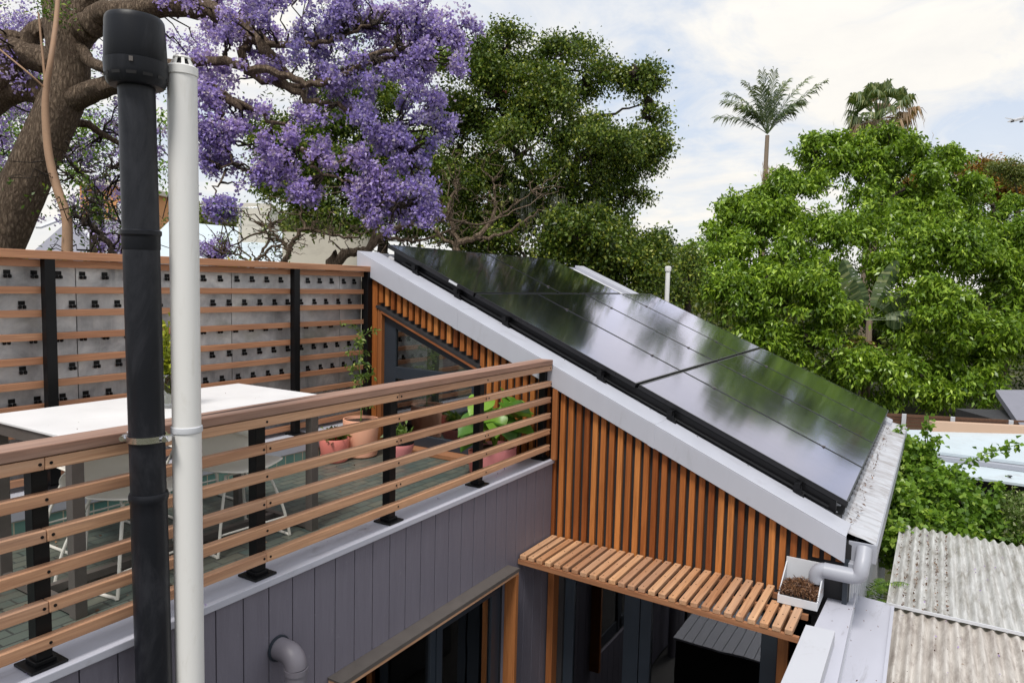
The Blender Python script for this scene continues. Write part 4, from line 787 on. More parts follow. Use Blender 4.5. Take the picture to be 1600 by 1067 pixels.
b = MB(); b.lathe(lp, [(.02, -.05), (.05, -.045), (.065, -.01), (.06, .02), (.03, .04), (.015, .05), (.015, .09)], 20); b.build('globe', 'spotlamp', SLp, smooth=True); MB().lathe(lp, [(.03, .09), (.03, .1)], 12).build('mount', 'dark', SLp)
TW = thing('tan_boundary_wall', at(1560, 668, 12.) * [1, 1, 0], 'tan painted boundary wall behind the white shed roof', 'wall')
b = MB(); a0, a1 = at(1457, 700, 12.2), at(1760, 700, 12.2); b.prism([at(1457, 659, 12.2), at(1760, 674, 12.2), a1 * [1, 1, 0], a0 * [1, 1, 0]], tuple(FV * .15)); b.build('wall', 'tanwall', TW)
FN = thing('board_fence', at(1440, 660, 13) * [1, 1, 0], 'brown horizontal board fence with white posts behind the vine', 'fence')
for k in range(9): b = MB(); b.bar(at(1376, 647 + 5.2 * k, 13), at(1760, 668 + 5.2 * k, 13), .02, .05); b.build('board', 'fence', FN)
for x in (1413, 1489, 1580): a0 = at(x, 646 + (x - 1400) * .06, 12.9); b = MB(); b.box(a0[0] - .035, a0[0] + .035, a0[1] - .035, a0[1] + .035, 0, a0[2]); b.build('post', 'white', FN)
DS = thing('dark_roofed_shed', at(1640, 640, 13) * [1, 1, 0], 'dark roofed shed at the right edge under the bright green tree', 'shed')
b = MB(); b.prism([at(1556, 609, 15.5), at(1760, 609, 15.5), at(1760, 670, 12.8), at(1594, 664, 12.8)], (0, 0, -.12)); b.build('roof', 'slate', DS); b = MB(); b.prism([at(1600, 668, 12.9), at(1760, 672, 12.9), at(1760, 672, 12.9) * [1, 1, 0], at(1600, 668, 12.9) * [1, 1, 0]], tuple(FV * 2)); b.build('wall', 'backing', DS)
PL = thing('white_pole', at(1043, 470, 11.2) * [1, 1, 0], 'thin white vent pole standing beyond the solar roof', 'pole')
pa = at(1044, 418, 11.2); b = MB(); b.tube([pa * [1, 1, 0], pa], .036, 14); b.build('pole', 'pvc', PL, smooth=True); MB().lathe(pa, [(.048, -.06), (.05, -.05), (.05, .01), (.03, .02)], 14).build('cap', 'pvc', PL, smooth=True)
# ================================================================== trees
def tree(name, loc, label, group=None, cat='tree'): return thing(name, loc, label, cat, group)
# ---- jacaranda
JT = tree('jacaranda_tree', at(-10, 500, 8) * [1, 1, 0], 'big jacaranda with furrowed trunk and lavender blossom filling the upper left')
mb = MB(); nodes = []; D0 = 8.
def lp_(pts, r0, r1, seg=10, **k): P = limb(mb, [at(*p) for p in pts], r0, r1, seg, **k); nodes.extend(P[len(P) // 3:]); return P
base = at(-40, 520, 8.0); limb(mb, [(base[0], base[1], 0), at(-30, 470, 8.), at(0, 380, 8.), at(46, 270, 8.), at(90, 175, 8.), at(108, 110, 8.), at(100, 40, 8.), at(92, -60, 8.1)], .30, .19, 18, 6, .035)
lp_([(95, 165, 8.), (140, 145, 7.9), (190, 128, 7.7), (240, 120, 7.5), (300, 120, 7.4), (345, 150, 7.3), (380, 170, 7.3)], .15, .03)
lp_([(118, 60, 8.), (150, 28, 7.9), (200, 18, 7.8), (290, 12, 7.7), (350, 25, 7.6), (390, 48, 7.5), (420, 85, 7.4), (450, 120, 7.4)], .17, .05, 12, kink=.015)
lp_([(115, 40, 8.), (125, 15, 8.), (150, -10, 8.), (190, -60, 8.)], .12, .08)
lp_([(100, 100, 8.), (50, 90, 8.), (10, 75, 8.), (-60, 60, 8.)], .16, .12)
lp_([(80, 110, 8.1), (40, 70, 8.1), (10, 60, 8.), (-50, 70, 8.)], .1, .08)
lp_([(75, 40, 8.1), (50, 55, 8.1), (30, 95, 8.1), (-20, 150, 8.1)], .09, .13)
lp_([(80, 150, 8.2), (30, 140, 8.2), (-40, 180, 8.2)], .15, .14)
lp_([(120, 70, 8.), (145, 100, 7.8), (200, 110, 7.5), (300, 95, 7.3), (380, 105, 7.2), (440, 115, 7.1), (490, 130, 7.1), (540, 115, 7.1), (590, 85, 7.2), (640, 75, 7.3)], .07, .02, kink=.015)
lp_([(380, 48, 7.5), (420, 70, 7.4), (470, 70, 7.3), (520, 60, 7.3), (580, 40, 7.3)], .05, .015, kink=.02)
lp_([(390, 50, 7.5), (380, 90, 7.5), (400, 120, 7.5), (455, 135, 7.4), (510, 125, 7.4), (570, 100, 7.4), (630, 85, 7.5)], .055, .018, kink=.02)
lp_([(440, 125, 7.4), (490, 160, 7.3), (540, 165, 7.2), (600, 200, 7.2), (640, 250, 7.2)], .04, .012, kink=.02)
lp_([(330, 130, 7.3), (380, 160, 7.3), (430, 190, 7.2), (470, 230, 7.2), (520, 255, 7.1), (570, 245, 7.2)], .03, .01, kink=.025)
lp_([(300, 120, 7.4), (340, 170, 7.2), (360, 220, 7.2), (350, 270, 7.2), (335, 310, 7.1)], .022, .008, kink=.03)
lp_([(470, 230, 7.2), (500, 270, 7.1), (560, 290, 7.1), (620, 320, 7.1)], .02, .007, kink=.03)
lp_([(100, 180, 8.1), (160, 210, 8.4), (220, 260, 8.6)], .06, .02, kink=.02)
mb2 = MB()
B = [blob(640, 30, 7.4, 100, 50, .7), blob(680, 100, 7.3, 60, 55, .6), blob(560, 60, 7.4, 110, 60, .8), blob(450, 40, 7.5, 90, 55, .8), blob(600, 150, 7.3, 100, 50, .7), blob(660, 190, 7.2, 45, 30, .4), blob(500, 130, 7.3, 90, 50, .7), blob(380, 95, 7.4, 70, 45, .6),
     blob(330, 20, 7.7, 70, 30, .6), blob(420, 200, 7.3, 90, 45, .6), blob(540, 215, 7.2, 80, 40, .6), blob(365, 225, 7.3, 34, 40, .3), blob(610, 250, 7.2, 50, 45, .5), blob(640, 290, 7.2, 36, 50, .4), blob(570, 300, 7.2, 36, 18, .3), blob(348, 325, 7.1, 16, 10, .15), blob(425, 270, 7.2, 22, 16, .2), blob(330, 235, 7.2, 14, 30, .2), blob(385, 290, 7.2, 14, 12, .15), blob(480, 300, 7.2, 20, 12, .2), blob(330, 130, 7.5, 30, 40, .4), blob(665, 330, 7.2, 14, 16, .2), blob(322, 180, 7.2, 28, 50, .4), blob(600, 330, 7.2, 40, 26, .3), blob(470, 250, 7.2, 60, 30, .4)]
B = [(c, a * .93, b_ * .93, d_ * .55) for c, a, b_, d_ in B]; BS = sub(B, 26, .155, 1, 1.15); C, Dn = clusters(BS, 3100, 1, .2, -.12, 4.5, .5, 4.); tw = C[RS.choice(len(C), 620, False)]; 
C2, Dn2 = clusters([blob(160, 250, 9., 70, 70, .8), blob(120, 330, 9., 60, 45, .6), blob(30, 60, 8.8, 60, 60, .6), blob(10, 200, 9., 40, 80, .6), blob(190, 80, 8.8, 50, 40, .5), blob(210, 200, 9.2, 50, 60, .6), blob(300, 60, 8.8, 60, 30, .5), blob(70, 150, 9.2, 60, 60, .5), blob(-60, 60, 7.5, 60, 90, 1.2)], 430, 2, .15, -.15, 2.1, .45, 4.)
mb.build('trunk', 'jbark', JT, smooth=True); twigs(mb2, nodes, list(tw), .014, .004, .06); twigs(mb2, nodes, list(C2[::5]), .016, .004, .05); mb2.build('twigs', 'bark', JT)
P, Dq = spray(C, Dn, 25, .036, 1.); P2, Dq2 = spray(C2, Dn2, 34, .055, .8)
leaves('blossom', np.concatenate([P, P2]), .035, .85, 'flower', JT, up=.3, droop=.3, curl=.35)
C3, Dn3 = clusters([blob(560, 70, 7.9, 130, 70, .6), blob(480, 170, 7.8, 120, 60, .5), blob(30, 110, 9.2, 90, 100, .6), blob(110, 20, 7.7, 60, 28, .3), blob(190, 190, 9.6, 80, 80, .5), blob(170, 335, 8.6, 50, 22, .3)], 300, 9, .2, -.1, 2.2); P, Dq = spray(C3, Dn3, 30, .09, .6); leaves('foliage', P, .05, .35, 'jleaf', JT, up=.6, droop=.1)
# ---- smooth vine stem against the trunk, and bare shrubs behind the screen
VT = thing('bare_climber_stem', at(100, 470, 6.6) * [1, 1, 0], 'smooth tan climbing stem curving up in front of the jacaranda trunk', 'stem')
b = MB(); limb(b, [at(104, 520, 6.6) * [1, 1, 0], at(106, 470, 6.6), at(105, 395, 6.6), at(104, 340, 6.6), at(88, 290, 6.6), at(76, 240, 6.6), at(71, 180, 6.6), at(72, 140, 6.6), at(80, 90, 6.6), at(88, 30, 6.7), at(92, -30, 6.8)], .062, .018, 12, 6, .02)
limb(b, [at(72, 145, 6.6), at(69, 110, 6.6), at(65, 70, 6.6), at(60, 20, 6.6)], .014, .008, 6); limb(b, [at(72, 140, 6.6), at(45, 115, 6.5), at(0, 78, 6.5), at(-20, 60, 6.5)], .01, .006, 6); b.build('stem', 'vinebark', VT, smooth=True)
def bare(name, label, base, paths, r, mat, ntw, spread, seed=0, extra=None, lf=None, group=None):
    t = thing(name, at(*base) * [1, 1, 0], label, 'shrub' if 'shrub' in name else 'tree', group); m_ = MB(); nd = []
    g0_ = at(*base); 
    for i, (pts, r0, r1) in enumerate(paths):
        q = [at(*p) for p in pts]
        if i == 0: q = [q[0] * [1, 1, 0]] + q
        P = limb(m_, q, r0, r1, 8, 5, .05, .012); nd.extend(P[len(P) // (2 if i == 0 else 4):])
    nd = np.array(nd); T = nd[RS.choice(len(nd), ntw)] + RS.normal(0, spread, (ntw, 3)) * np.array([1, 1, .8]) + np.array([0, 0, spread * .6]); m_.build('branches', mat, t, smooth=True)
    m3 = MB(); twigs(m3, nd, list(T), .010, .0035, .08, 4); T2 = T[RS.choice(len(T), ntw)] + RS.normal(0, spread * .4, (ntw, 3)); twigs(m3, T, list(T2), .005, .0025, .08, 3); m3.build('twigs', mat, t)
    if lf: P = T2[RS.choice(len(T2), lf[1])] + RS.normal(0, .05, (lf[1], 3)); P = np.repeat(P, 6, 0) + RS.normal(0, .03, (len(P) * 6, 3)); leaves('foliage', P, lf[2], .45, lf[0], t, up=.8)
    return t
bare('pale_barked_tree', 'bare pale barked tree leaning right behind the corner of the sloping roof', (520, 430, 9.),
     [([(520, 425, 9.), (528, 408, 9.), (548, 395, 9.), (575, 388, 9.), (600, 366, 9.), (640, 352, 9.)], .10, .035), ([(600, 366, 9.), (630, 375, 9.), (665, 372, 9.), (720, 350, 9.)], .03, .01), ([(575, 388, 9.), (590, 350, 9.), (585, 320, 9.), (600, 295, 9.)], .03, .008), ([(640, 352, 9.), (700, 345, 9.), (760, 350, 9.1), (800, 330, 9.2)], .025, .008)], .1, 'palebark', 70, .34)
bare('forked_bare_tree', 'bare pale branched tree above the top edge of the solar panels', (712, 420, 11.),
     [([(712, 420, 11.), (712, 392, 11.), (714, 378, 11.), (706, 350, 11.), (702, 320, 11.), (712, 298, 11.)], .09, .02), ([(714, 380, 11.), (740, 372, 11.), (765, 350, 11.), (775, 310, 11.), (770, 285, 11.)], .06, .012), ([(740, 372, 11.), (780, 368, 11.), (820, 345, 11.), (840, 330, 11.)], .035, .01), ([(712, 385, 11.), (690, 370, 11.), (672, 345, 11.), (690, 315, 11.)], .04, .01), ([(765, 350, 11.), (800, 322, 11.), (830, 300, 11.)], .025, .008)], .1, 'palebark', 70, .42, lf=('bgleaf', 30, .09))
bare('slanting_bare_tree', 'slim bare tree slanting right in front of the cream chimney house', (455, 440, 9.5),
     [([(436, 440, 9.5), (442, 412, 9.5), (452, 392, 9.5), (462, 372, 9.5), (476, 358, 9.5), (520, 368, 9.5)], .06, .02), ([(476, 358, 9.5), (470, 330, 9.5), (478, 300, 9.5)], .02, .006), ([(452, 392, 9.5), (430, 370, 9.5), (400, 365, 9.5), (350, 392, 9.5)], .03, .008), ([(520, 368, 9.5), (560, 372, 9.5), (580, 350, 9.5)], .02, .006)], .1, 'palebark', 60, .28, lf=('bgleaf', 30, .05))
bare('twiggy_shrub', 'twiggy brown shrub with sparse leaves behind the screen beside the white pipe', (395, 440, 7.2),
     [([(392, 440, 7.2), (396, 412, 7.2), (410, 395, 7.2), (430, 385, 7.2)], .03, .012), ([(396, 412, 7.2), (375, 400, 7.2), (345, 395, 7.2)], .018, .006), ([(410, 395, 7.2), (420, 370, 7.2), (425, 350, 7.2)], .016, .006)], .1, 'palebark', 45, .2, lf=('jleaf', 50, .035))
bare('leafy_shrub', 'thin stemmed shrub with lavender and green leaves left of the black flue', (165, 440, 6.8),
     [([(144, 440, 6.8), (144, 400, 6.8), (140, 350, 6.8), (133, 305, 6.8), (122, 270, 6.8)], .02, .008), ([(180, 430, 6.8), (176, 400, 6.8), (165, 375, 6.8), (140, 350, 6.8), (118, 338, 6.8)], .04, .02), ([(166, 405, 6.8), (185, 375, 6.8), (192, 350, 6.8)], .015, .008), ([(133, 305, 6.8), (150, 280, 6.8), (170, 262, 6.8)], .01, .005)], .1, 'bark', 60, .28, lf=('jleaf', 80, .045))
# lavender shrub tops just behind the screen
for i, (px, py, d, rx, ry, lb) in enumerate(((180, 385, 7.4, 40, 30, 'lavender flowering shrub behind the screen left of the black flue'), (338, 390, 7.4, 30, 22, 'lavender flowering shrub behind the screen right of the white pipe'))):
    t = thing('lavender_shrub', at(px, py, d) * [1, 1, 0], lb, 'shrub', 'lavender shrubs behind the screen'); C, Dn = clusters([blob(px, py, d, rx, ry)], 70, i, .2, -.3, 3.); P, Dq = spray(C, Dn, 22, .03); leaves('blossom', P, .022, .8, 'flower', t)
    b = MB(); c0 = at(px, py + 20, d); b.tube([c0 * [1, 1, 0], c0], .02, 6); nd = [c0]; twigs(b, nd, list(C[:30]), .008, .003, .06); b.build('stem', 'bark', t)
# strappy yellow green plants popping above the screen
for i, px in enumerate((4, 30, 62, 88, 118, 355, 372)):
    d = 5.9; c = at(px, 418, d); t = thing('strappy_plant', c * [1, 1, 0], ('strappy yellow green plant behind the screen cap, number from the left edge', ''), 'plant', 'strappy plants behind the screen') if False else thing('strappy_plant', c * [1, 1, 0], ['strappy yellow green plant behind the screen at the very left edge of the view', 'strappy plant just right of the leftmost one behind the screen', 'strappy plant at the foot of the big jacaranda trunk', 'strappy plant directly left of the tan climbing stem', 'strappy plant directly right of the tan climbing stem', 'succulent looking strappy plant just right of the white pipe', 'yellow green strappy plant left of the twiggy shrub'][i], 'plant', 'strappy plants behind the screen')
    b = MB()
    for k in range(9): a = k * .7 + i; paddle(b, c - ZV * .05, (math.cos(a) * .6, math.sin(a) * .6, RS.uniform(.5, 1.1)), (math.cos(a + 1.5), math.sin(a + 1.5), .2), RS.uniform(.10, .19), .016, .3, .2, False)
    b.build('leaf', 'ygleaf', t, smooth=True); MB().tube([c * [1, 1, 0], c], .02, 6).build('stem', 'bark', t)
# ---- dense dark tree in the centre
def leafy(name, label, basepx, baseD, tr, B, ncl, per, sig, lsz, asp, mat, barkm, seed, gap=-.35, gs=1.5, ls=.35, lf=3.5, ntw=250, inner=.25, limbs=(), cat='tree', droop=.3, up=.6, trunk=True, group=None, tip=None, subs=0, sf=.32, rim=.85):
    c = at(basepx[0], basepx[1], baseD); t = tree(name, c * [1, 1, 0], label, group, cat); m_ = MB(); nd = [c]
    if trunk: P = limb(m_, [c * [1, 1, 0], c * [1, 1, .6], c], tr, tr * .8, 12, 4, .05); nd = list(P[-4:])
    top = c
    for pts, r0, r1 in limbs: P = limb(m_, [at(*p) for p in pts], r0, r1, 8, 5, .05, .03); nd.extend(P)
    for bl in B:
        a = np.array(nd)[np.argmin(((np.array(nd) - bl[0]) ** 2).sum(1))]; mid = (a + bl[0]) / 2 + RS.normal(0, .12, 3); P = limb(m_, [a, mid, bl[0]], tr * .33, tr * .1, 6, 4, .05, .03); nd.extend(P)
        for q in range(4): e = bl[0] + _u(RS.normal(0, 1, 3)) * np.array([bl[1], bl[1], bl[2]]) * .8; P = limb(m_, [bl[0], (bl[0] + e) / 2 + RS.normal(0, .08, 3), e], tr * .1, .01, 5, 3, .05); nd.extend(P)
    if subs:
        BB = sub(B, subs, sf, seed, rim); C, Dn = clusters(BB, ncl, seed, .35, gap, gs, .3, 4.); Ci, Di = clusters(B, ncl // (4 if name.startswith('bright') else 6), seed, .2, gap, gs, .1, lf); C = np.concatenate([C, Ci]); Dn = np.concatenate([Dn, Di])
    else: C, Dn = clusters(B, ncl, seed, inner, gap, gs, ls, lf)
    m_.build('trunk', barkm, t, smooth=True)
    if ntw: m3 = MB(); twigs(m3, nd, list(C[RS.choice(len(C), min(ntw, len(C)), False)]), .012, .004, .05, 3); m3.build('twigs', barkm, t)
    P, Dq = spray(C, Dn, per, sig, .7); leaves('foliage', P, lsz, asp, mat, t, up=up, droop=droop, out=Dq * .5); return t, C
Dc = 14.
BC = [blob(735, 120, 13.5, 55, 60), blob(780, 75, 14, 40, 35), blob(775, 170, 13.5, 60, 60), blob(880, 110, 14, 55, 42), blob(925, 118, 14, 40, 26), blob(1000, 135, 14, 22, 20), blob(1015, 185, 14, 20, 13), blob(975, 118, 14, 16, 12), blob(850, 160, 13.5, 65, 50), blob(830, 230, 13.2, 80, 50), blob(920, 230, 13.5, 70, 45), blob(985, 245, 14, 55, 38), blob(1008, 238, 14, 26, 16), blob(930, 290, 14, 75, 30), blob(975, 300, 14, 38, 18), blob(720, 230, 14, 60, 60), blob(770, 300, 14, 60, 45), blob(690, 290, 14.5, 50, 50), blob(870, 325, 13.8, 55, 26), blob(815, 345, 13.8, 50, 24), blob(935, 345, 13.8, 45, 22), blob(745, 345, 13.9, 45, 24), blob(905, 75, 14, 22, 14), blob(1015, 120, 14, 16, 20), blob(795, 55, 14, 14, 14)]
ct, CC = leafy('dense_dark_tree', 'tall dense dark green tree with grey hanging moss behind the solar roof', (862, 400), Dc, .30, BC, 4300, 32, .125, .062, .62, 'cleaf', 'bark', 4, gap=-.36, gs=2.0, ls=.42, lf=4.2, ntw=420, subs=13, sf=.22, rim=1.05, up=.3,
      limbs=[([(862, 400, 14), (855, 350, 14), (835, 290, 14), (800, 230, 14), (785, 160, 14)], .16, .04), ([(862, 395, 14), (880, 330, 14), (900, 260, 14), (890, 180, 14)], .15, .04), ([(890, 300, 14), (940, 260, 14), (1000, 225, 14)], .06, .02), ([(885, 200, 14), (950, 180, 14), (1010, 160, 14)], .05, .012), ([(835, 290, 14), (770, 280, 14), (710, 240, 14)], .07, .02)])
mm = []; 
for (px, py, h) in ((815, 295, 40), (822, 320, 55), (830, 290, 50), (868, 300, 30), (880, 300, 60), (925, 310, 40), (933, 305, 30), (875, 350, 45), (902, 370, 40), (848, 330, 50), (868, 380, 30), (700, 320, 40), (660, 330, 30)):
    n = 90; a = at(px, py, 13.2); P = a + RS.normal(0, .06, (n, 3)) * [1, 1, .2] - np.outer(RS.uniform(0, 1, n) * h * 13.2 / F, ZV); mm.append(P)
leaves('hanging_moss', np.concatenate(mm), .13, .12, 'moss', ct, up=0, droop=6)
P = CC[RS.choice(len(CC), 12)] ; P = np.repeat(P, 5, 0) + RS.normal(0, .03, (60, 3)); leaves('pink_blossom', P, .07, .8, 'pink', ct)
leafy('spreading_dark_tree', 'dark spreading tree behind the lavender blossom above the screen', (600, 400), 12.5, .2, [blob(470, 235, 12.5, 70, 40), blob(440, 280, 12.5, 45, 35), blob(530, 290, 12.5, 80, 35), blob(560, 220, 12.8, 80, 50), blob(640, 260, 12.8, 70, 60), blob(600, 330, 12.5, 60, 35), blob(500, 340, 12.4, 50, 22), blob(660, 340, 12.8, 45, 40), blob(560, 150, 13, 80, 50), blob(430, 200, 12.5, 50, 30), blob(520, 250, 12.4, 60, 34), blob(480, 310, 12.3, 46, 22), blob(575, 355, 12.3, 40, 22), blob(640, 300, 12.6, 50, 40)], 2500, 28, .12, .062, .6, 'cleaf', 'bark', 8, gap=-.62, gs=1.9, ls=.4, lf=4., ntw=350, subs=13, sf=.2, up=.3,
      limbs=[([(600, 400, 12.5), (595, 350, 12.5), (560, 300, 12.5), (500, 285, 12.5), (440, 290, 12.5)], .1, .02), ([(595, 350, 12.5), (620, 300, 12.6), (600, 240, 12.8)], .1, .03), ([(560, 305, 12.5), (520, 330, 12.5), (450, 325, 12.5)], .04, .012)])
leafy('low_dark_tree', 'lower dark green tree just beyond the far corner of the solar roof', (960, 470), 13, .14, [blob(900, 370, 13, 60, 40), blob(950, 395, 13, 60, 45), blob(1010, 405, 13.2, 38, 36), blob(990, 440, 13, 60, 30), blob(880, 420, 13.2, 60, 30), blob(800, 380, 13.6, 60, 30), blob(740, 370, 14, 60, 24), blob(1030, 385, 13.4, 16, 24)], 1400, 28, .12, .068, .6, 'cleaf', 'bark', 12, gap=-.7, gs=1.8, ls=.35, lf=4., ntw=120, subs=13, sf=.24, up=.3)
# ---- bright green tree on the right
BR = [blob(1120, 400, 13.5, 55, 45), blob(1090, 440, 13, 40, 30), blob(1178, 350, 14, 52, 46), blob(1240, 320, 14.5, 55, 48), blob(1290, 245, 15, 40, 36), blob(1330, 270, 15, 60, 45), blob(1385, 235, 15, 45, 36), blob(1420, 290, 15, 50, 45), blob(1478, 262, 15.5, 24, 26), blob(1500, 322, 15.5, 56, 42), blob(1575, 362, 15, 66, 46), blob(1250, 380, 13.5, 90, 60), blob(1360, 380, 13.5, 90, 70), blob(1480, 400, 13.5, 90, 70), blob(1590, 420, 13.5, 70, 80), blob(1160, 460, 12.6, 70, 50), blob(1240, 480, 12.4, 80, 60), blob(1300, 560, 12.2, 60, 50), blob(1450, 500, 12.4, 80, 60), blob(1540, 520, 12.6, 70, 60), blob(1380, 590, 12.2, 70, 50), blob(1480, 600, 12.4, 80, 42), blob(1230, 430, 12.8, 70, 50), blob(1650, 385, 15, 60, 60), blob(1640, 480, 13, 60, 80), blob(1190, 530, 12.3, 50, 30)]
K = 2.1; BR += [blob(1122, 372, 14, 18, 24), blob(1148, 325, 14, 20, 22), blob(1185, 312, 14.5, 18, 18), blob(1226, 282, 14.5, 14, 18), blob(1275, 225, 15, 16, 18), blob(1315, 222, 15, 14, 14), blob(1355, 215, 15, 14, 16), blob(1395, 212, 15, 16, 18), blob(1434, 245, 15, 10, 20), blob(1475, 245, 15.5, 14, 18), blob(1525, 282, 15, 18, 16), blob(1590, 318, 15, 20, 16), blob(1362, 335, 14.5, 50, 42), blob(1450, 340, 14.5, 50, 40)]; BR = [(EYE + (c - EYE) * K, a * K, b_ * K, d_ * K) for c, a, b_, d_ in BR]
leafy('bright_green_tree', 'wide bright green leafy tree filling the right side behind the solar roof', (1400, 640), 30.5, .26, BR, 5000, 32, .17, .205, .38, 'rleaf', 'bark', 20, gap=-.75, gs=.9, ls=.42, lf=4.5, ntw=300, droop=.9, up=.5, subs=11, sf=.21, rim=.95,
      limbs=[([(1400, 640, 30.5), (1380, 560, 30.5), (1330, 470, 30.5), (1260, 400, 30.5)], .3, .06), ([(1400, 600, 30.5), (1430, 500, 30.6), (1450, 400, 30.8), (1430, 300, 31)], .3, .05)])
# distant shrubs between the trees
leafy('grey_green_tree', 'small grey green tree in the gap left of the bright green tree', (1075, 470), 20, .12, [blob(1075, 430, 20, 28, 34), blob(1078, 395, 20, 10, 16), blob(1050, 455, 20, 40, 22)], 200, 30, .16, .09, .5, 'cleaf', 'bark', 31, gap=-.4, ls=.4)
leafy('rusty_orange_tree', 'rounded rusty orange foliage tree behind the bright tree at the upper right', (1560, 330), 52, .35, [blob(1545, 285, 52, 40, 24), blob(1575, 290, 52, 36, 26), blob(1430, 290, 52, 16, 18), blob(1530, 268, 52, 22, 14)], 620, 40, .42, .2, .6, 'orleaf', 'bark', 33, gap=-.8, ls=.15, lf=5)
leafy('dull_green_tree', 'dull green tree top between the bright tree and the rusty one', (1590, 330), 36, .2, [blob(1570, 262, 36, 24, 10), blob(1595, 275, 36, 20, 14)], 120, 30, .2, .1, .6, 'bgleaf', 'bark', 34, gap=-.8)
leafy('yellow_green_tree', 'yellow green tree behind the pale roof left of the cream chimney', (340, 400), 26, .2, [blob(345, 342, 26, 45, 16), blob(310, 350, 26, 30, 14), blob(470, 350, 26, 50, 14), blob(500, 365, 26, 70, 16)], 420, 34, .25, .11, .6, 'bgleaf', 'bark', 35, gap=-.8)
leafy('fresh_green_tree', 'fresh green tree behind the jacaranda limbs at the left', (150, 300), 12, .14, [blob(30, 120, 12, 70, 60), blob(20, 230, 12, 50, 60), blob(160, 210, 12.5, 70, 40), blob(250, 230, 12.5, 40, 60), blob(90, 250, 12.5, 50, 40), blob(-60, 180, 12, 70, 120)], 600, 30, .16, .075, .55, 'vleaf', 'bark', 36, gap=-.1, gs=1.6)
# far belt of trees that closes the horizon
C, Dn = [], []
B = [(np.array([math.cos(a), math.sin(a), 0]) * RS.uniform(55, 80) + ZV * RS.uniform(1.5, 3.), RS.uniform(5, 8), RS.uniform(2.2, 3.6), RS.uniform(4, 6)) for a in np.linspace(-.9, 1.9, 34)]
C, Dn = clusters(B, 3600, 41, .3, -2); P, Dq = spray(C, Dn, 12, .6); tag(leaves('distant_tree_belt', P, .7, .7, 'bgleaf', None), kind='stuff', label='far belt of olive green trees along the horizon')
B = [(np.array([at(x, 560, 31)[0], at(x, 560, 31)[1], z]), 2.8, 2.0, 1.8) for x in range(1040, 1700, 90) for z in (.8, 2.6)]
C, Dn = clusters(B, 900, 43, .3, -2); P, Dq = spray(C, Dn, 14, .25); tag(leaves('undergrowth', P, .2, .5, 'cleaf', None), kind='stuff', label='dark undergrowth below and behind the bright green tree')
# ---- vine bush behind the carport, and variegated shrub
t, C = leafy('leafy_vine', 'bright leafy vine mound between the metal roof edge and the carport', (1440, 830), 8.2, .05, [blob(1420, 730, 8.3, 38, 40), blob(1400, 790, 7.8, 30, 50), blob(1450, 780, 8.1, 60, 52), blob(1500, 800, 8.1, 50, 36), blob(1530, 830, 8., 50, 24), blob(1460, 830, 7.7, 60, 34), blob(1405, 700, 8.5, 14, 22), blob(1395, 850, 7.4, 24, 40), blob(1440, 715, 8.3, 24, 18), blob(1480, 760, 8.3, 30, 30)], 900, 24, .055, .062, .75, 'vleaf', 'bark', 50, gap=-.9, ls=.3, lf=4, ntw=120, droop=.4, up=1.)
m_ = MB(); Pp = []
for pts in ([(1480, 735, 8.2), (1510, 722, 8.), (1545, 708, 7.9), (1570, 700, 7.8), (1592, 694, 7.7)], [(1445, 720, 8.2), (1449, 690, 8.2), (1450, 668, 8.2), (1452, 655, 8.2)], [(1405, 700, 8.3), (1404, 680, 8.3), (1408, 668, 8.3)], [(1425, 710, 8.2), (1462, 690, 8.1), (1470, 682, 8.1)], [(1550, 800, 7.9), (1560, 765, 7.9), (1562, 752, 7.9)]):
    P = limb(m_, [at(*p) for p in pts], .007, .003, 5, 6); Pp.extend(P)
m_.build('runner', 'vleaf', t); Pp = np.array(Pp); Pp = np.repeat(Pp, 4, 0) + RS.normal(0, .03, (len(Pp) * 4, 3)); leaves('runner_leaves', Pp, .065, .75, 'vleaf', t, up=1.)
leafy('variegated_shrub', 'cream and green variegated shrub at the right edge above the carport', (1580, 860), 8., .05, [blob(1575, 815, 8., 32, 32), blob(1610, 830, 8., 34, 40), blob(1590, 790, 8.2, 26, 16)], 330, 22, .05, .05, .55, 'varleaf', 'bark', 52, gap=-.9, ntw=60)
# dark green ferny plant under the gutter
t = thing('fern', at(1370, 925, 6.) * [1, 1, 0], 'bright fern fronds in the gap between the house and the carport', 'fern'); b = MB()
def frond(mb, base, d, L_, droop, ll, n=16, w=.1, rib=.004, up=(0, 0, 1), vee=.5, hang=.3):
    base = np.array(base, float); d = _u(np.array(d, float)); s = _u(np.cross(d, np.array(up, float)) + 1e-6); pts = [base + d * L_ * t - ZV * droop * L_ * t ** 2 for t in np.linspace(0, 1, 9)]; mb.tube(pts, [rib * (1 - .7 * i / 8) for i in range(9)], 4, False)
    for k in range(n):
        t = .12 + .88 * k / (n - 1); p = base + d * L_ * t - ZV * droop * L_ * t * t; tg = _u(d - ZV * 2 * droop * t); lw = ll * (math.sin(math.pi * min(1, t * .85 + .15)) ** .6) * RS.uniform(.85, 1.1)
        for sg in (-1, 1):
            dd = _u(s * sg + tg * vee - ZV * hang * RS.uniform(.3, 1.4) + RS.normal(0, .06, 3)); wv = tg * ll * w; m = p + dd * lw * .5; e = p + dd * lw - ZV * hang * lw * .3; mb.add([p - wv * .5, p + wv * .5, m + wv * .6, e, m - wv * .6], [(0, 1, 2, 4), (4, 2, 3)])
for k in range(14): a = RS.uniform(0, 6.28); frond(b, at(1368, 935, 6.) + RS.normal(0, .06, 3), (math.cos(a), math.sin(a), .9), RS.uniform(.22, .4), .35, .07, 14, .12)
b.build('frond', 'vleaf', t)
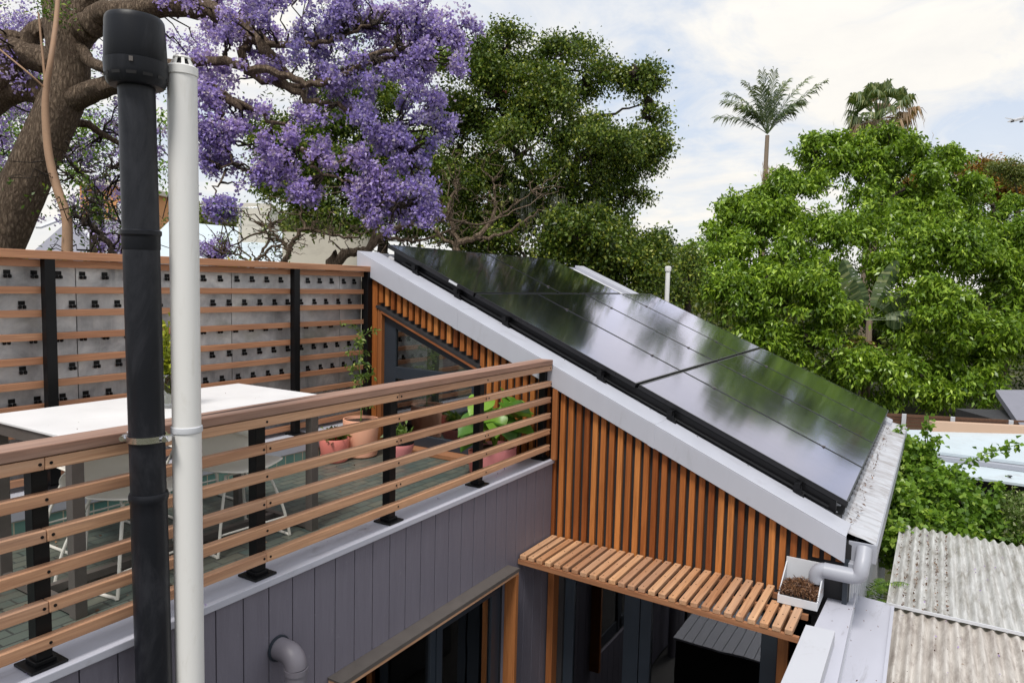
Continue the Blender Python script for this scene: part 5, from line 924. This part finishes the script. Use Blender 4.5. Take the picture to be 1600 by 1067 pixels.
# ---- king palm
DK = 46.; KP = tree('king_palm', at(1196, 330, DK) * [1, 1, 0], 'slim palm with feathery crown rising above the bright tree'); b = MB(); kt = at(1199, 212, DK); limb(b, [at(1197, 330, DK) * [1, 1, 0], at(1195, 300, DK), at(1197, 250, DK), kt], .18, .13, 12, 4, .02); b.build('trunk', 'palmbark', KP, smooth=True)
def archfrond(mb, base, tip, lift, ll, n=34, w=.035, rib=.03):
    base = np.array(base); tip = np.array(tip); c = base + (tip - base) * .45 + ZV * lift; Q = lambda t: base * (1 - t) ** 2 + c * 2 * t * (1 - t) + tip * t * t
    pts = [Q(t) for t in np.linspace(0, 1, 12)]; mb.tube(pts, [rib * (1 - .8 * i / 11) for i in range(12)], 4, False)
    for k in range(n):
        t = .16 + .84 * k / (n - 1); p = Q(t); tg = _u(Q(min(1, t + .02)) - Q(t - .02)); s = _u(np.cross(tg, ZV) + 1e-6); lw = ll * (math.sin(math.pi * (t * .8 + .12)) ** .5) * RS.uniform(.8, 1.1)
        for sg in (-1, 1):
            dd = _u(s * sg * .75 + tg * .75 + ZV * RS.uniform(-.1, .25) + RS.normal(0, .08, 3)); wv = tg * ll * w; m = p + dd * lw * .55; e = p + dd * lw - ZV * lw * RS.uniform(.2, .5); mb.add([p - wv * .5, p + wv * .5, m + wv, e, m - wv], [(0, 1, 2, 4), (4, 2, 3)])
for k, (dx, ty, lf_) in enumerate([(-68, 176, 16), (-62, 156, 26), (-52, 140, 30), (-34, 130, 26), (-12, 118, 14), (6, 117, 10), (30, 128, 26), (62, 124, 20), (70, 140, 12), (68, 152, 16), (48, 165, 24), (-44, 172, 20), (20, 140, 20), (-22, 145, 22), (35, 178, 20), (-28, 180, 18), (14, 160, 14)]):
    e = at(1199 + dx, ty, DK) + FV * RS.uniform(-1.8, 1.8); f = MB(); archfrond(f, kt + ZV * .1, e, lf_ * DK / F, 1.15); f.build('frond', 'palmleaf', KP)
P = at(1203, 275, DK - .3) + RS.normal(0, 1, (300, 3)) * [.26, .26, .36]; leaves('seed_skirt', P, .5, .07, 'deadleaf', KP, up=0, droop=5)
# ---- fan palm
DF = 42.; FP = tree('fan_palm', at(1372, 260, DF) * [1, 1, 0], 'shaggy fan palm with drooping green and dry fronds behind the bright tree'); fc = at(1372, 190, DF); b = MB(); b.tube([fc * [1, 1, 0], fc * [1, 1, .5], fc], [.45, .4, .35], 12); b.build('trunk', 'palmbark', FP, smooth=True)
def fan(mb, c, d, R, n=22, spread=1.7, droop=.5):
    d = _u(d); s = _u(np.cross(d, ZV + RS.normal(0, .35, 3))); nn = np.cross(s, d)
    for k in range(n):
        a = -spread + 2 * spread * k / (n - 1); q = _u(d * math.cos(a) + s * math.sin(a)); r = R * (1 - .15 * abs(a) / spread) * RS.uniform(.85, 1.1); wv = np.cross(q, nn) * R * .05; m = c + q * r * .6 + nn * .03; e = m + q * r * .25 - ZV * droop * r * RS.uniform(.5, 1.3); mb.add([c - wv * .2, c + wv * .2, m + wv, e + wv * .15, e - wv * .15, m - wv], [(0, 1, 2, 5), (5, 2, 3, 4)])
for k in range(38):
    a = k * 2.4; el = 1.35 - 1.95 * (k / 38) + RS.uniform(-.15, .15); d = np.array([math.cos(a) * math.cos(el), math.sin(a) * math.cos(el), math.sin(el)]); pl = RS.uniform(1.0, 1.7); c = fc + d * pl * np.array([1, 1, .9]) + ZV * .3; f = MB(); f.tube([fc + ZV * .1, (fc + c) / 2 + ZV * .1, c], .03, 4, False); fan(f, c, d + ZV * .15, RS.uniform(.75, 1.15), droop=.4 + .5 * (k / 38)); f.build('frond', 'deadleaf' if (k % 5 == 3 or k > 32) else 'fanleaf', FP)
P = fc + RS.normal(0, 1, (500, 3)) * [.8, .8, .5] - ZV * .6; leaves('hanging_fibre', P, .8, .05, 'deadleaf', FP, up=0, droop=4)
# ---- strelitzia / banana like plant
BP = thing('giant_strelitzia', at(1360, 560, 26.4) * [1, 1, 0], 'big paddle leaved plant with torn leaves standing in the bright green tree', 'plant'); bc = at(1358, 500, 26.4); b = MB(); limb(b, [bc * [1, 1, 0], at(1355, 560, 26.4), bc], .2,.1,8); b.build('stem', 'palmbark', BP, smooth=True)
for (ex, ey, L_, W) in ((1322, 410, 1., .2), (1398, 412, .95, .17), (1340, 440, .8, .17), (1415, 455, .7, .14), (1300, 455, .7, .12), (1425, 490, .65, .12), (1400, 500, .6, .12), (1312, 490, .6, .1)):
    e = at(ex, ey, 26.); d = _u(e - bc); s0 = bc + d * .55; b = MB(); b.tube([bc, s0, s0 + d * .45], .014, 5); dist_ = np.linalg.norm(e - bc) - .3
    n_ = 16; s = _u(np.cross(d, FV)); nn = np.cross(s, d)
    for k in range(n_):
        t0, t1 = k / n_, (k + .93) / n_; w0, w1 = [2.1 * W * math.sin(math.pi * (t * .9 + .08)) ** .55 for t in (t0, t1)]; dr = .12
        for sg in (-1, 1): p0 = s0 + d * dist_ * t0 - ZV * dr * t0 ** 2; p1 = s0 + d * dist_ * t1 - ZV * dr * t1 ** 2; j = RS.uniform(-.03, .03); b.add([p0, p1, p1 + s * sg * w1 + nn * (.35 * w1 + j) - ZV * .3 * w1, p0 + s * sg * w0 + nn * (.35 * w0 + j) - ZV * .3 * w0], [(0, 1, 2, 3)])
    b.build('leaf', 'palmleaf', BP)
for k in range(9): a = RS.uniform(0, 6.28); f = MB(); frond(f, at(1345 + RS.uniform(-25, 15), 535 + RS.uniform(-10, 15), 26.), RV * math.cos(a) + ZV * (.3 + .4 * math.sin(a)) - FV * .3, .8, .6, .34, 12, .16, .015); f.build('dry_leaf', 'ygleaf' if k % 2 else 'deadleaf', BP)
# ---- airliner
AP = thing('airliner', at(1590, 186, 900), 'distant airliner with a red tail flying away at the upper right', 'airplane'); ac = at(1590, 187, 900); fw = _u(FV + ZV * .06); rw = RV
MT['red'] = paint('red_tail_paint', (.45, .05, .06), .5); b = MB(); b.tube([ac - fw * 18, ac - fw * 14, ac - fw * 6, ac + fw * 12, ac + fw * 18], [.5, 1.6, 2.0, 2.0, .6], 14); b.build('fuselage', 'white', AP, smooth=True)
for sg in (-1, 1):
    b = MB(); b.prism([ac + fw * 4 - ZV * .8, ac - fw * 2 - ZV * .8, ac + rw * sg * 18.6 - fw * 5 + ZV * 1.0, ac + rw * sg * 18.6 - fw * 3.4 + ZV * 1.0], (0, 0, -.45)); b.build('wing', 'white', AP)
    e = ac + rw * sg * 5.6 + fw * 1 - ZV * 2.4; b = MB(); b.tube([e - fw * 2, e + fw * 2], 1.15, 12); b.build('engine', 'backing', AP, smooth=True)
    b = MB(); b.prism([ac - fw * 13 + ZV * .6, ac - fw * 16 + ZV * .6, ac + rw * sg * 6 - fw * 18.6 + ZV * 1.2, ac + rw * sg * 6 - fw * 16.3 + ZV * 1.2], (0, 0, -.3)); b.build('tailplane', 'white', AP)
b = MB(); b.prism([ac - fw * 11 + ZV * 1.4, ac - fw * 16 + ZV * 1.4, ac - fw * 18 + ZV * 7, ac - fw * 16 + ZV * 7], tuple(rw * .35)); b.build('tail_fin', 'red', AP)
# ================================================================== sky and light
W = bpy.data.worlds.new('World'); S.world = W; W.use_nodes = True; nt = W.node_tree; nt.nodes.clear(); out = nt.nodes.new('ShaderNodeOutputWorld'); bg = nt.nodes.new('ShaderNodeBackground')
sd = _u(np.array([-.48, -.10, .87])); EL = math.asin(sd[2]); AZ = math.atan2(sd[0], sd[1])
sk = N(nt, 'ShaderNodeTexSky', sky_type='NISHITA', sun_disc=False); sk.sun_elevation = EL; sk.sun_rotation = AZ % (2 * math.pi); sk.dust_density = 1.2
sc_ = N(nt, 'ShaderNodeVectorMath', operation='SCALE'); L(nt, sk.outputs[0], sc_.inputs[0]); sc_.inputs['Scale'].default_value = .11
tc = N(nt, 'ShaderNodeTexCoord'); sx = N(nt, 'ShaderNodeSeparateXYZ'); L(nt, tc.outputs['Generated'], sx.inputs[0])
zc = N(nt, 'ShaderNodeMath', operation='MAXIMUM'); L(nt, sx.outputs[2], zc.inputs[0]); zc.inputs[1].default_value = 0.
za = N(nt, 'ShaderNodeMath', operation='ADD'); L(nt, zc.outputs[0], za.inputs[0]); za.inputs[1].default_value = .18
dv = N(nt, 'ShaderNodeVectorMath', operation='DIVIDE'); L(nt, tc.outputs['Generated'], dv.inputs[0]); cb = N(nt, 'ShaderNodeCombineXYZ'); [L(nt, za.outputs[0], cb.inputs[i]) for i in range(3)]; L(nt, cb.outputs[0], dv.inputs[1])
n1 = noise(nt, dv.outputs[0], 2.1, 9, .62, .5); n2 = noise(nt, dv.outputs[0], .9, 4, .5)
ms = ramp(nt, mixc(nt, .35, n1, n2), [(.40, .05), (.49, .55), (.59, 1.)])
hz = ramp(nt, zc.outputs[0], [(0., 1.), (.14, .4), (.3, 0.)]); mk = N(nt, 'ShaderNodeMath', operation='MAXIMUM'); L(nt, ms, mk.inputs[0]); L(nt, hz, mk.inputs[1])
n3 = noise(nt, dv.outputs[0], 3.7, 7, .6, .3); cc = ramp(nt, n3, [(.3, (.90, .88, .85)), (.7, (1., .965, .90))])
gr = ramp(nt, zc.outputs[0], [(0., .98), (.25, 1.0), (.5, 1.05), (1., 1.25)]); cc = mixc(nt, 1., cc, gr, 'MULTIPLY')
L(nt, mixc(nt, mk.outputs[0], mixc(nt, .75, sc_.outputs[0], (.66, .77, .95)), cc), bg.inputs[0]); L(nt, bg.outputs[0], out.inputs[0])
sn = bpy.data.lights.new('sun', 'SUN'); sn.energy = 3.0; sn.angle = math.radians(14); sn.color = (1., .96, .9); so = bpy.data.objects.new('sun', sn); COL.objects.link(so)
so.rotation_euler = Vector((-sd[0], -sd[1], -sd[2])).to_track_quat('-Z', 'Y').to_euler()
S.view_settings.view_transform = 'Standard'; S.view_settings.look = 'None'; S.view_settings.exposure = .06; S.view_settings.gamma = 1.
